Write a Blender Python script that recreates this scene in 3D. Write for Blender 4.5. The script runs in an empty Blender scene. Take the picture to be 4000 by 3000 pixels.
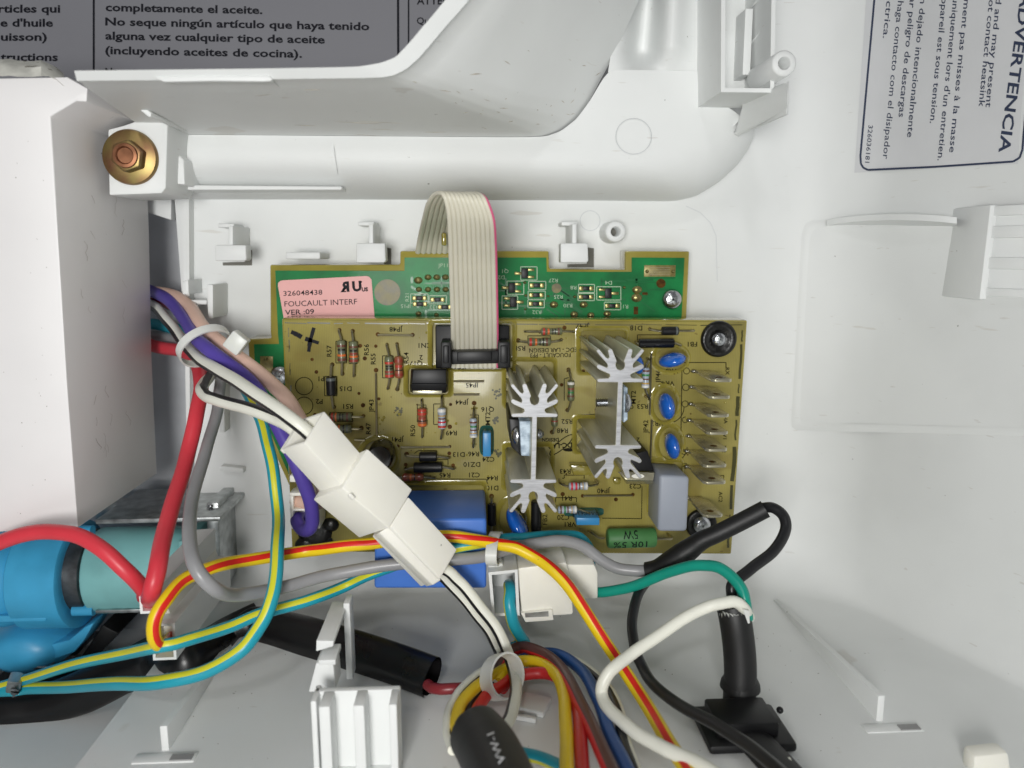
import bpy, bmesh, math, random
import numpy as np
from mathutils import Vector
random.seed(7); rng = np.random.default_rng(7)
S = bpy.context.scene; COL = S.collection
# ---------------------------------------------------------------- camera, light, exposure
F, CX, CY, D = 2950.0, 2000.0, 1500.0, 206.0      # focal length in photo pixels, principal point, camera height over the board in mm
_z = np.array([150.0, -500.0, 2950.0]); Zc = _z/np.linalg.norm(_z)
_x = np.array([1.0, 0.003, 0.0]); Xc = _x-_x.dot(Zc)*Zc; Xc /= np.linalg.norm(Xc); Yc = np.cross(Zc, Xc)
RW = np.array([Xc, Yc, Zc])                         # camera axes -> world axes
CAM = np.array([0, 0, D])
cd = bpy.data.cameras.new('camera'); cam = bpy.data.objects.new('camera', cd); COL.objects.link(cam)
cd.sensor_width = 36.0; cd.lens = 36.0*F/4000.0; cd.clip_start = 0.002; cd.clip_end = 10.0
from mathutils import Matrix
m4 = Matrix.Identity(4)
for i in range(3):
    for j in range(3): m4[i][j] = RW[i][j]
m4[2][3] = D/1000.0
cam.matrix_world = m4; S.camera = cam
cd.dof.use_dof = True; cd.dof.focus_distance = 0.195; cd.dof.aperture_fstop = 16.0
W = bpy.data.worlds.new('World'); S.world = W; W.use_nodes = True
bg = W.node_tree.nodes['Background']; bg.inputs[0].default_value = (0.95, 0.98, 1.0, 1); bg.inputs[1].default_value = 0.11
def area(name, loc, target, size, power, color=(1, 1, 1)):
    l = bpy.data.lights.new(name, 'AREA'); l.shape = 'RECTANGLE'; l.size, l.size_y = size; l.energy = power; l.color = color
    o = bpy.data.objects.new(name, l); COL.objects.link(o); o.location = loc
    o.rotation_euler = (Vector(target)-Vector(loc)).to_track_quat('-Z', 'Y').to_euler()
    return o
area('lamp_key', (-0.045, -0.005, 0.37), (0.0, -0.02, 0), (0.085, 0.085), 0.86, (1.0, 0.99, 0.965))
area('lamp_spot', (-0.12, 0.55, 0.80), (0, 0, 0), (0.07, 0.07), 0.75, (1.0, 1.0, 1.0))
area('lamp_ceiling', (-0.1, -0.35, 1.2), (0, 0, 0), (0.8, 0.8), 2.6, (0.98, 1.0, 1.0))
S.view_settings.view_transform = 'Standard'; S.view_settings.look = 'None'; S.view_settings.exposure = -0.06; S.view_settings.gamma = 1.0
S.cycles.max_bounces = 8; S.cycles.transparent_max_bounces = 8
# ---------------------------------------------------------------- helpers (all modelling in mm, photo pixels turned into points on a plane at height z)
def P(x, y, z=0.0):
    d = RW @ np.array([(x-CX)/F, -(y-CY)/F, -1.0])
    t = (z-D)/d[2]
    return CAM+t*d
def mmpx(z): return (D-z)/F
def PX(p):                                          # mm point -> photo pixel
    c = RW.T @ (np.asarray(p, float)-CAM)
    return CX-F*c[0]/c[2]*1.0, CY+F*c[1]/c[2]
def srgb(c):
    return tuple(((v/255.0)/12.92 if v/255.0 <= 0.04045 else ((v/255.0+0.055)/1.055)**2.4) for v in c)
MATS = {}
def mat(name, rgb, rough=0.45, metal=0.0, var=0.06, vscale=60.0, bump=0.0, bscale=900.0, coat=0.0, spec=0.5, sss=0.0, trans=0.0, rgb2=None, aniso=None):
    m = bpy.data.materials.new(name); m.use_nodes = True; nt = m.node_tree; N = nt.nodes; L = nt.links
    b = N['Principled BSDF']; tc = N.new('ShaderNodeTexCoord')
    nz = N.new('ShaderNodeTexNoise'); nz.inputs['Scale'].default_value = vscale; nz.inputs['Detail'].default_value = 4
    if aniso:
        mp = N.new('ShaderNodeMapping'); mp.inputs['Scale'].default_value = aniso
        L.new(tc.outputs['Object'], mp.inputs[0]); L.new(mp.outputs[0], nz.inputs['Vector'])
    else: L.new(tc.outputs['Object'], nz.inputs['Vector'])
    c = srgb(rgb); c2 = srgb(rgb2) if rgb2 else tuple(v*(1-var*2.2) for v in c)
    mx = N.new('ShaderNodeMix'); mx.data_type = 'RGBA'
    mx.inputs[6].default_value = (*c2, 1); mx.inputs[7].default_value = (*(min(v*(1+var*.4), .95) for v in c), 1)
    rp = N.new('ShaderNodeMapRange'); rp.inputs[1].default_value = .3; rp.inputs[2].default_value = .62
    L.new(nz.outputs[0], rp.inputs[0]); L.new(rp.outputs[0], mx.inputs[0]); L.new(mx.outputs[2], b.inputs['Base Color'])
    rr = N.new('ShaderNodeMapRange'); rr.inputs[3].default_value = rough*.8; rr.inputs[4].default_value = min(1, rough*1.25)
    L.new(nz.outputs[0], rr.inputs[0]); L.new(rr.outputs[0], b.inputs['Roughness'])
    b.inputs['Metallic'].default_value = metal; b.inputs['Specular IOR Level'].default_value = spec
    b.inputs['Coat Weight'].default_value = coat; b.inputs['Coat Roughness'].default_value = 0.08
    if sss: b.inputs['Subsurface Weight'].default_value = sss; b.inputs['Subsurface Radius'].default_value = (.002, .002, .0015); b.inputs['Subsurface Scale'].default_value = 1.0
    b.inputs['Transmission Weight'].default_value = trans
    if bump:
        n2 = N.new('ShaderNodeTexNoise'); n2.inputs['Scale'].default_value = bscale; n2.inputs['Detail'].default_value = 3
        L.new((mp if aniso else tc).outputs[0 if aniso else 'Object'], n2.inputs['Vector'])
        bp = N.new('ShaderNodeBump'); bp.inputs['Strength'].default_value = bump; bp.inputs['Distance'].default_value = 0.0003
        L.new(n2.outputs[0], bp.inputs['Height']); L.new(bp.outputs[0], b.inputs['Normal'])
    m['nodes'] = 1; MATS[name] = m
    return m
def add_specks(m, scale, thr, rgb, strength=0.8, stretch=None):
    """small dirt specks over the base colour"""
    nt = m.node_tree; N = nt.nodes; L = nt.links; b = N['Principled BSDF']
    src = b.inputs['Base Color'].links[0].from_socket
    tc = [n for n in N if n.type == 'TEX_COORD'][0]
    nz = N.new('ShaderNodeTexNoise'); nz.inputs['Scale'].default_value = scale; nz.inputs['Detail'].default_value = 2
    if stretch:
        mp = N.new('ShaderNodeMapping'); mp.inputs['Scale'].default_value = stretch; mp.inputs['Rotation'].default_value = (0, 0, .6)
        L.new(tc.outputs['Object'], mp.inputs[0]); L.new(mp.outputs[0], nz.inputs['Vector'])
    else: L.new(tc.outputs['Object'], nz.inputs['Vector'])
    r = N.new('ShaderNodeMapRange'); r.inputs[1].default_value = thr; r.inputs[2].default_value = thr+.03; r.inputs[4].default_value = strength
    L.new(nz.outputs[0], r.inputs[0])
    mx = N.new('ShaderNodeMix'); mx.data_type = 'RGBA'; mx.inputs[7].default_value = (*srgb(rgb), 1)
    L.new(r.outputs[0], mx.inputs[0]); L.new(src, mx.inputs[6]); L.new(mx.outputs[2], b.inputs['Base Color'])
ORG = {}
class MB:
    def __init__(s): s.v = []; s.f = []; s.m = []
    def add(s, v, f, mi=0):
        o = len(s.v); s.v += [tuple(map(float, p)) for p in v]
        for k, q in enumerate(f): s.f.append(tuple(i+o for i in q)); s.m.append(mi[k] if isinstance(mi, (list, tuple)) else mi)
        return s
    def prism(s, bot, top, mi=0):
        n = len(bot); f = [tuple(range(n-1, -1, -1)), tuple(range(n, 2*n))]
        for i in range(n): j = (i+1) % n; f.append((i, j, n+j, n+i))
        a = sum(bot[i][0]*bot[(i+1) % n][1]-bot[(i+1) % n][0]*bot[i][1] for i in range(n))
        if a < 0: f = [tuple(reversed(q)) for q in f]
        return s.add(list(bot)+list(top), f, mi)
    def pprism(s, poly, z0, z1, grow=0.0, mi=0):     # pixel outline seen at height z1, extruded straight down to z0
        t = [P(x, y, z1) for x, y in poly]
        c = sum(t)/len(t)
        b = [np.array([*(c+(q-c)*(1+grow))[:2], z0]) for q in t]
        return s.prism(b, t, mi)
    def box(s, c, d, ax=None, mi=0):
        ax = np.eye(3) if ax is None else np.array([np.asarray(a)/np.linalg.norm(a) for a in ax])
        c = np.asarray(c, float); v = []
        for z in (-.5, .5):
            for x, y in ((-.5, -.5), (.5, -.5), (.5, .5), (-.5, .5)):
                v.append(c+ax[0]*x*d[0]+ax[1]*y*d[1]+ax[2]*z*d[2])
        f = [(3, 2, 1, 0), (4, 5, 6, 7), (0, 1, 5, 4), (1, 2, 6, 5), (2, 3, 7, 6), (3, 0, 4, 7)]
        if np.dot(np.cross(ax[0], ax[1]), ax[2]) < 0: f = [tuple(reversed(q)) for q in f]
        return s.add(v, f, mi)
    def grid(s, rows, mi=0, close=False, flip=False):
        n = len(rows[0]); v = [p for r in rows for p in r]; f = []
        for i in range(len(rows)-1):
            for j in range(n if close else n-1):
                k = (j+1) % n
                q = (i*n+j, i*n+k, (i+1)*n+k, (i+1)*n+j); f.append(tuple(reversed(q)) if flip else q)
        return s.add(v, f, mi)
    def lathe(s, c, axis, prof, n=20, mi=0, ref=None, squash=1.0):  # prof: (along axis, radius)
        a = np.asarray(axis, float); a /= np.linalg.norm(a)
        r = np.array([0, 0, 1.0]) if ref is None else np.asarray(ref, float)
        if abs(r.dot(a)) > .95: r = np.array([1.0, 0, 0])
        u = r-r.dot(a)*a; u /= np.linalg.norm(u); w = np.cross(a, u); c = np.asarray(c, float)
        rows = [[c+a*t+rad*(u*math.cos(2*math.pi*k/n)+w*squash*math.sin(2*math.pi*k/n)) for k in range(n)] for t, rad in prof]
        s.grid(rows, mi, close=True)
        b = len(s.v)-n*len(prof)
        if prof[0][1] > 1e-6: s.f.append(tuple(b+k for k in range(n-1, -1, -1))); s.m.append(mi)
        e = len(s.v)-n
        if prof[-1][1] > 1e-6: s.f.append(tuple(e+k for k in range(n))); s.m.append(mi)
        return s
    def ball(s, c, r, n=14, m=8, mi=0, ax=None):
        r = np.array([r]*3 if np.isscalar(r) else r, float); ax = np.eye(3) if ax is None else np.asarray(ax)
        rows = []
        for i in range(m+1):
            t = -math.pi/2+math.pi*i/m; t = max(min(t, math.pi/2-.02), -math.pi/2+.02)
            rows.append([np.asarray(c)+ax.T @ (r*np.array([math.cos(t)*math.cos(2*math.pi*k/n), math.cos(t)*math.sin(2*math.pi*k/n), math.sin(t)])) for k in range(n)])
        return s.grid(rows, mi, close=True)
    def tube(s, pts, rad, n=14, mi=0, caps=True, stripe=None, ell=1.0, up=None):
        """pts in mm; stripe: (angle0, angle1, half width in sides, material index); angle 0 faces the camera side"""
        pts = [np.asarray(p, float) for p in pts]; k = len(pts)
        rad = [rad]*k if np.isscalar(rad) else rad; rows = []; U = None
        for i in range(k):
            t = pts[min(i+1, k-1)]-pts[max(i-1, 0)]; t /= (np.linalg.norm(t)+1e-9)
            w = (CAM-pts[i]) if up is None else np.asarray(up, float)
            u = w-w.dot(t)*t; u /= (np.linalg.norm(u)+1e-9)
            b = np.cross(t, u)
            an = math.radians(np.interp(i/(k-1), [q[0] for q in stripe[0]], [q[1] for q in stripe[0]])) if stripe else 0.0
            rows.append([pts[i]+rad[i]*(u*math.cos(2*math.pi*j/n+an)*ell+b*math.sin(2*math.pi*j/n+an)) for j in range(n)])
        o = len(s.v); s.v += [tuple(p) for r in rows for p in r]
        for i in range(k-1):
            for j in range(n):
                q = (o+i*n+j, o+i*n+(j+1) % n, o+(i+1)*n+(j+1) % n, o+(i+1)*n+j); s.f.append(q)
                mm = mi
                if stripe:
                    dd = ((j+.5)*360/n+180) % 360-180
                    if abs(dd) < stripe[1]: mm = stripe[2]
                s.m.append(mm)
        if caps:
            s.f.append(tuple(o+j for j in range(n-1, -1, -1))); s.m.append(mi)
            s.f.append(tuple(o+(k-1)*n+j for j in range(n))); s.m.append(mi)
        return s
def spline(pts, n=10):
    p = [np.asarray(q, float) for q in pts]
    p = [2*p[0]-p[1]]+p+[2*p[-1]-p[-2]]; out = []
    for i in range(1, len(p)-2):
        # centripetal Catmull-Rom
        t = [0.0]
        for a, b in ((i-1, i), (i, i+1), (i+1, i+2)): t.append(t[-1]+max(np.linalg.norm(p[b]-p[a]), 1e-6)**.5)
        for k in range(n):
            u = t[1]+(t[2]-t[1])*k/n
            A1 = (t[1]-u)/(t[1]-t[0])*p[i-1]+(u-t[0])/(t[1]-t[0])*p[i]
            A2 = (t[2]-u)/(t[2]-t[1])*p[i]+(u-t[1])/(t[2]-t[1])*p[i+1]
            A3 = (t[3]-u)/(t[3]-t[2])*p[i+1]+(u-t[2])/(t[3]-t[2])*p[i+2]
            B1 = (t[2]-u)/(t[2]-t[0])*A1+(u-t[0])/(t[2]-t[0])*A2
            B2 = (t[3]-u)/(t[3]-t[1])*A2+(u-t[1])/(t[3]-t[1])*A3
            out.append((t[2]-u)/(t[2]-t[1])*B1+(u-t[1])/(t[2]-t[1])*B2)
    out.append(p[-2]); return out
def PP(pts): return [P(*q) for q in pts]
def resample(pts, n):
    p = np.array(pts, float); d = np.r_[0, np.cumsum(np.linalg.norm(np.diff(p, axis=0), axis=1))]
    t = np.linspace(0, d[-1], n)
    return [np.array([np.interp(u, d, p[:, k]) for k in range(p.shape[1])]) for u in t]
def thing(name, label, cat, at, group=None):
    o = bpy.data.objects.new(name, None); o.empty_display_size = .005; COL.objects.link(o)
    o['label'] = label; o['category'] = cat
    if group: o['group'] = group
    at = np.asarray(at, float); o.location = at/1000.0; ORG[o] = at
    return o
def part(name, mb, mats, parent=None, bev=0.0, seg=2, label=None, kind=None, ang=40, cat=None, group=None, flat=False, weld=False):
    v = np.array(mb.v); c = (v.min(0)+v.max(0))/2
    me = bpy.data.meshes.new(name)
    me.from_pydata([tuple(p) for p in (v-c)/1000.0], [], mb.f); me.update()
    mats = mats if isinstance(mats, (list, tuple)) else [mats]
    for q in mats: me.materials.append(MATS[q] if isinstance(q, str) else q)
    me.polygons.foreach_set('material_index', mb.m)
    if bev or weld:
        bm = bmesh.new(); bm.from_mesh(me)
        if weld: bmesh.ops.remove_doubles(bm, verts=bm.verts, dist=2e-6)
        if bev:
            ed = [e for e in bm.edges if len(e.link_faces) == 2 and e.calc_face_angle(0) > .6]
            bmesh.ops.bevel(bm, geom=ed, offset=bev/1000.0, segments=seg, affect='EDGES', profile=.5, clamp_overlap=True)
        bm.to_mesh(me); bm.free()
    if not flat:
        me.shade_smooth(); me.set_sharp_from_angle(angle=math.radians(ang))
    o = bpy.data.objects.new(name, me); COL.objects.link(o)
    base = ORG[parent] if parent is not None else np.zeros(3)
    if parent is not None: o.parent = parent
    o.location = (c-base)/1000.0; ORG[o] = c
    if label: o['label'] = label
    if cat: o['category'] = cat
    if group: o['group'] = group
    if kind: o['kind'] = kind
    return o
_tx = {}
def text_mesh(txt, bold=0.0):
    k = (txt, bold)
    if k in _tx: return _tx[k]
    cu = bpy.data.curves.new('t', 'FONT'); cu.body = txt; cu.resolution_u = 2; cu.size = 1.0; cu.offset = bold
    ob = bpy.data.objects.new('t', cu); COL.objects.link(ob); bpy.context.view_layer.update()
    me = bpy.data.meshes.new_from_object(ob.evaluated_get(bpy.context.evaluated_depsgraph_get()))
    v = np.array([tuple(q.co) for q in me.vertices]).reshape(-1, 3); f = [tuple(q.vertices) for q in me.polygons]
    bpy.data.objects.remove(ob); bpy.data.meshes.remove(me); bpy.data.curves.remove(cu)
    _tx[k] = (v, f); return _tx[k]
def ptext(mb, txt, x, y, h, ang=0.0, z=0.1, bold=0.0, width=None, align='c', sx=1.0, mi=0, surf=None):
    """flat lettering: cap height h px, centred on pixel (x, y), turned by ang degrees (counter-clockwise in the picture)"""
    v, f = text_mesh(txt, bold)
    if not len(v): return
    u = v[:, :2].copy(); k = h/0.72; u *= k
    w0, w1 = u[:, 0].min(), u[:, 0].max()
    if width: u[:, 0] = (u[:, 0]-w0)*width/(w1-w0)
    else: u[:, 0] = (u[:, 0]-w0)*sx
    W_ = u[:, 0].max()
    if align == 'c': u[:, 0] -= W_/2
    elif align == 'r': u[:, 0] -= W_
    u[:, 1] -= h/2
    a = math.radians(ang); ca, sa = math.cos(a), math.sin(a)
    fn = surf or (lambda X, Y: P(X, Y, z))
    mb.add([fn(x+q[0]*ca-q[1]*sa, y-(q[0]*sa+q[1]*ca)) for q in u], f, mi)
def strip(mb, pts, w, z=0.1, mi=0, surf=None):     # flat printed line through pixels
    fn = surf or (lambda X, Y: P(X, Y, z))
    for (x0, y0), (x1, y1) in zip(pts[:-1], pts[1:]):
        d = math.hypot(x1-x0, y1-y0) or 1; nx, ny = -(y1-y0)/d*w/2, (x1-x0)/d*w/2
        mb.add([fn(x0+nx, y0+ny), fn(x1+nx, y1+ny), fn(x1-nx, y1-ny), fn(x0-nx, y0-ny)], [(0, 1, 2, 3)], mi)
def disc(mb, x, y, r, z=0.1, n=12, mi=0, ry=None):
    mb.add([P(x+r*math.cos(2*math.pi*k/n), y-(ry or r)*math.sin(2*math.pi*k/n), z) for k in range(n)], [tuple(range(n))], mi)
def circ(x, y, r, n=24, ry=None, a0=0): return [(x+r*math.cos(a0+2*math.pi*k/n), y-(ry or r)*math.sin(a0+2*math.pi*k/n)) for k in range(n)]
def ring(mb, x, y, r, w, z=0.1, n=28, mi=0, a0=0, a1=360):
    for k in range(n):
        p, q = [math.radians(a0+(a1-a0)*t/n) for t in (k, k+1)]
        mb.add([P(x+rr*math.cos(t), y-rr*math.sin(t), z) for t, rr in ((p, r-w/2), (p, r+w/2), (q, r+w/2), (q, r-w/2))], [(0, 1, 2, 3)], mi)
# ---------------------------------------------------------------- materials
mat('white_plastic', (230, 232, 231), .5, var=.03, vscale=25, bump=.05, bscale=2500)
add_specks(MATS['white_plastic'], 420, .775, (95, 88, 78), .7)
add_specks(MATS['white_plastic'], 60, .72, (188, 180, 165), .3, (1, 7, 1))
add_specks(MATS['white_plastic'], 110, .73, (206, 204, 199), .55, (1, 9, 2))
mat('worn_white', (226, 225, 216), .6, var=.12, vscale=200, bump=.3, bscale=1500)
add_specks(MATS['worn_white'], 320, .64, (120, 112, 98), .8)
mat('cover_white', (232, 230, 230), .42, var=.03, vscale=20, bump=.05, bscale=2500)
add_specks(MATS['cover_white'], 400, .775, (80, 75, 70), .8)
mat('deck_grey', (196, 198, 202), .5, var=.08)
mat('sheet_shaded_grey', (124, 124, 130), .5, var=.03, vscale=15)  # darkened so the colour itself holds the shadow behind the scoop
mat('ink_black', (18, 19, 28), .6, spec=.2); mat('ink_blue', (48, 58, 84), .5); mat('ink_soft', (34, 31, 20), .7, var=.25, vscale=900, spec=.1)
mat('label_white', (217, 218, 220), .35, var=.02)
mat('mark_grey', (204, 207, 209), .4, var=.02); mat('slot_shade', (150, 150, 150), .6); mat('steel_and_gap_shade', (96, 98, 100), .4, .8, var=.2, vscale=300); mat('rust_stain', (192, 158, 116), .6, var=.3, vscale=400); mat('dust_brown', (112, 100, 88), .7)
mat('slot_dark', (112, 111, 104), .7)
mat('connector_white', (240, 238, 228), .4, var=.02, bump=.04, bscale=2500, sss=.15)
add_specks(MATS['connector_white'], 260, .77, (90, 80, 70), .7)
mat('nylon', (226, 228, 222), .35, sss=.3)
mat('metal_steel', (178, 180, 184), .3, 1, var=.1, vscale=150)
mat('metal_bracket', (186, 190, 190), .38, 1, var=.18, vscale=300)
mat('metal_screw', (196, 198, 202), .24, 1, var=.1, vscale=400)
mat('metal_bolt', (138, 122, 78), .4, 1, var=.2, vscale=160, rgb2=(132, 92, 74)); mat('metal_copper', (150, 104, 78), .42, 1, var=.2, vscale=200)
mat('metal_solder', (196, 194, 184), .22, 1, var=.15, vscale=900)
mat('metal_tab', (200, 194, 168), .25, .7, var=.12, vscale=200)
mat('metal_lead', (176, 168, 140), .3, 1)
mat('alu_side', (196, 194, 176), .34, .45, var=.12, vscale=60, aniso=(6, 6, .5))
mat('metal_alu', (176, 177, 180), .5, .75, var=.12, vscale=220, bump=.12, bscale=420, aniso=(1, 9, .4))
mat('solder_gold', (158, 148, 98), .32, .8, var=.2, vscale=700)
mat('resin_tan', (148, 137, 58), .12, var=.16, vscale=140, coat=.8, bump=.25, bscale=350)
mat('resin_edge', (158, 146, 64), .2, var=.12, vscale=90, coat=.8, sss=.0)
mat('black_plastic', (25, 25, 27), .42, var=.2, spec=.35); mat('black_gloss', (22, 22, 24), .18, var=.2, coat=.4)
mat('black_rubber', (24, 24, 25), .5, var=.15, bump=.1, bscale=1500)
mat('black_goo', (20, 19, 16), .3, var=.3, vscale=250, bump=.8, bscale=500)
mat('black_vinyl', (22, 21, 22), .28, var=.2, vscale=60, bump=.15, bscale=160)
mat('pink_label', (232, 172, 168), .5, var=.03)
mat('blue_box', (74, 124, 212), .38, var=.04, vscale=50)
mat('blue_disc', (26, 98, 196), .14, var=.05, coat=.8)
mat('blue_film', (58, 140, 196), .35, var=.05); mat('teal_dark', (44, 92, 84), .25, var=.1)
mat('grey_box', (160, 166, 178), .42, var=.03, bump=.06, bscale=1800)
mat('green_resistor', (72, 128, 72), .55, var=.06, vscale=200)
mat('pcb_green', (16, 124, 64), .5, var=.16, vscale=90, coat=.05, rgb2=(8, 92, 46), spec=.2)
mat('silk_white', (176, 200, 170), .5, var=.1); mat('pad_gold', (140, 128, 76), .35, .3, var=.2, vscale=500)
mat('hole_brown', (88, 58, 22), .6, var=.3, vscale=700, spec=.1)
mat('res_olive', (104, 108, 80), .35, var=.12, vscale=600, coat=.3); mat('res_grey', (168, 178, 190), .3, var=.06, coat=.3)
mat('res_brown', (150, 88, 60), .35, var=.1, coat=.3)
for n_, c_ in dict(black=(34, 30, 28), red=(190, 62, 48), orange=(214, 108, 48), brown=(110, 66, 50), darkred=(150, 66, 52), gold=(190, 150, 70), white=(226, 224, 216), green=(48, 130, 66), crimson=(206, 44, 62), grey=(92, 98, 96)).items():
    mat('band_'+n_, c_, .35, var=.08, coat=.2)
mat('paste', (196, 212, 226), .5, var=.25, vscale=500, bump=.8, bscale=900, rgb2=(110, 130, 150))
for n_, c_, r_ in (('red', (216, 62, 74), .36), ('grey', (150, 150, 152), .3), ('yellow', (240, 206, 30), .34), ('teal', (38, 158, 178), .32), ('lime', (214, 212, 52), .36),
                   ('white', (238, 238, 226), .34), ('black', (34, 34, 36), .3), ('purple', (84, 68, 158), .36), ('peach', (226, 190, 172), .42), ('green', (22, 152, 132), .32),
                   ('maroon', (128, 40, 46), .34), ('brown', (92, 56, 52), .36), ('blue', (34, 78, 140), .36), ('scarlet', (222, 40, 30), .34), ('crimson', (196, 42, 44), .34), ('ribbon', (218, 214, 196), .36), ('pinkedge', (214, 96, 136), .4)):
    mat('wire_'+n_, c_, r_, var=.05, vscale=80, bump=.04, bscale=1600, spec=.4)
for q_ in ('red', 'yellow', 'white', 'grey', 'teal', 'lime', 'peach', 'green'): add_specks(MATS['wire_'+q_], 520, .765, (70, 62, 54), .5)
mat('valve_blue', (66, 168, 214), .38, var=.08, vscale=70, sss=.0); mat('valve_teal', (136, 196, 196), .5, var=.06, vscale=90)
# board laminate: fine vertical weave and brown mottling under a glossy coat
def weave(m, sc=2600.0):
    nt = m.node_tree; N = nt.nodes; L = nt.links; b = N['Principled BSDF']; src = b.inputs['Base Color'].links[0].from_socket
    tc = [n for n in N if n.type == 'TEX_COORD'][0]
    w = N.new('ShaderNodeTexWave'); w.bands_direction = 'X'; w.inputs['Scale'].default_value = sc/6.283*1.0; w.inputs['Distortion'].default_value = 1.5; w.inputs['Detail'].default_value = 2; w.inputs['Detail Scale'].default_value = .3
    L.new(tc.outputs['Object'], w.inputs['Vector'])
    r = N.new('ShaderNodeMapRange'); r.inputs[3].default_value = .92; r.inputs[4].default_value = 1.05; L.new(w.outputs['Fac'], r.inputs[0])
    mx = N.new('ShaderNodeMix'); mx.data_type = 'RGBA'; mx.blend_type = 'MULTIPLY'; mx.inputs[0].default_value = 1
    L.new(src, mx.inputs[6]); L.new(r.outputs[0], mx.inputs[7]); L.new(mx.outputs[2], b.inputs['Base Color'])
mat('pcb_tan', (155, 144, 76), .38, var=.17, vscale=45, coat=.2, spec=.35); weave(MATS['pcb_tan'], 4200.0)
add_specks(MATS['pcb_tan'], 420, .72, (104, 84, 40), .6)
add_specks(MATS['pcb_tan'], 55, .60, (126, 110, 52), .45)
# ---------------------------------------------------------------- white housing (setting and frame of everything)
H = thing('plastic_housing', 'white moulded plastic console housing that frames the circuit boards and wires', 'housing', P(1850, 1500, -25))
ZB = -25.0
YW = P(2900, 2245, ZB)[1]; X0 = P(2960, 1500, ZB)[0]; XL = P(722, 1300, ZB)[0]
XS = -84.0
def yw(x): return YW if x > XS else YW-24.0
def rightprof(s):                                   # s: arc length from X0 -> (x, z rise)
    R, A = 30.0, math.radians(68)
    if s < 0: return X0+s, 0.0
    if s < R*A: return X0+R*math.sin(s/R), R*(1-math.cos(s/R))
    k = s-R*A; return X0+R*math.sin(A)+k*math.cos(A), R*(1-math.cos(A))+k*math.sin(A)
def basez(x):
    if x <= X0: return ZB
    lo, hi = 0.0, 200.0
    for _ in range(40):
        mid = (lo+hi)/2
        if rightprof(mid)[0] < x: lo = mid
        else: hi = mid
    return ZB+rightprof(lo)[1]
YT = P(2000, 640, ZB)[1]; xq = P(2560, 600, ZB)[0]-X0
ss = sorted([xq-.01, xq+.01, XS-X0-.01, XS-X0+.01])+list(np.linspace(XL-X0, 0, 12))+list(np.linspace(2, 36, 18))+[50, 70, 90, 120, 180]
ss.sort(); rows = []
for s in ss:
    x, dz = rightprof(s); z0 = ZB+dz; r = []
    fr = 9+9*min(1, max(0, (x-X0+10)/14))
    for y in np.linspace(YT if x < P(2560, 600, ZB)[0] else 95, yw(x)+fr, 14): r.append((x, y, z0))
    for a in np.linspace(10, 90, 8): a = math.radians(a); r.append((x, yw(x)+fr-fr*math.sin(a), z0+fr*(1-math.cos(a))*.9))
    for t in (.15, .4, .7, 1): r.append((x, yw(x)-1.5*t, z0+.9*fr+(130-z0)*t))
    rows.append(r)
mb = MB().grid(rows, flip=False); part('back_panel', mb, 'white_plastic', H, ang=60)
# left part of the lower wall and the deeper deck beside the cover box
xl0 = P(-250, 2000, -45)[0]
mb = MB()
mb.grid([[(x, yw(x)+0.0, -46), (x, yw(x)-.6, 0), (x, yw(x)-1.5, 130)] for x in (xl0-60, XS-.01)])
part('lower_wall', mb, 'white_plastic', H)
mb = MB().grid([[(x, y, -46) for y in (YT, YW-25)] for x in (xl0-60, XL+.5)]); part('recessed_deck', mb, 'deck_grey', H)
mb = MB().grid([[(XL, y, z) for y in (YT, YW-24)] for z in (-46, -25)]); mb.pprism([(712, 770), (738, 770), (742, 1690), (728, 1690)], -25, -21)
part('panel_edge', mb, 'white_plastic', H)
# duct ridge
N_ = 90
crease = [(600, 528), (1300, 534), (2120, 540), (2190, 515), (2250, 468), (2300, 400), (2352, 312), (2378, 283), (2400, 278), (2590, 280), (2738, 284), (2812, 345)]
inner = [(600, 600), (1300, 615), (2300, 622), (2480, 610), (2600, 585), (2690, 540), (2720, 500), (2735, 470), (2742, 440), (2760, 420), (2790, 405), (2810, 400)]
foot = [(600, 776), (1300, 776), (2300, 780), (2640, 784), (2720, 765), (2800, 715), (2870, 650), (2905, 600), (2925, 560), (2930, 545), (2928, 535), (2905, 534)]
def fine(pl, n):                                    # same parameter on all curves: piecewise linear then smoothed
    t = np.linspace(0, len(pl)-1, n); p = np.array(pl, float)
    q = np.stack([np.interp(t, np.arange(len(pl)), p[:, k]) for k in (0, 1)], 1)
    for _ in range(3): q[1:-1] = (q[:-2]+2*q[1:-1]+q[2:])/4
    return q
C, I, Fo = fine(crease, N_), fine(inner, N_), fine(foot, N_)
rows = []
for k in range(N_):
    pc = P(*C[k], -6); pi = P(*I[k], -4); pf = P(*Fo[k], -22)
    pc[2] = -4.6; r = [pc, (pc+pi)/2+np.array([0, 0, .25]), pi]
    for a in np.linspace(12, 90, 10):
        a = math.radians(a); q = pi+(pf-pi)*math.sin(a); q[2] = -4-18*(1-math.cos(a)); r.append(q)
    r.append(np.array([pf[0], pf[1], -25.5])); rows.append(r)
mb = MB().grid(rows); part('duct_ridge', mb, 'white_plastic', H, ang=50)
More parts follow.
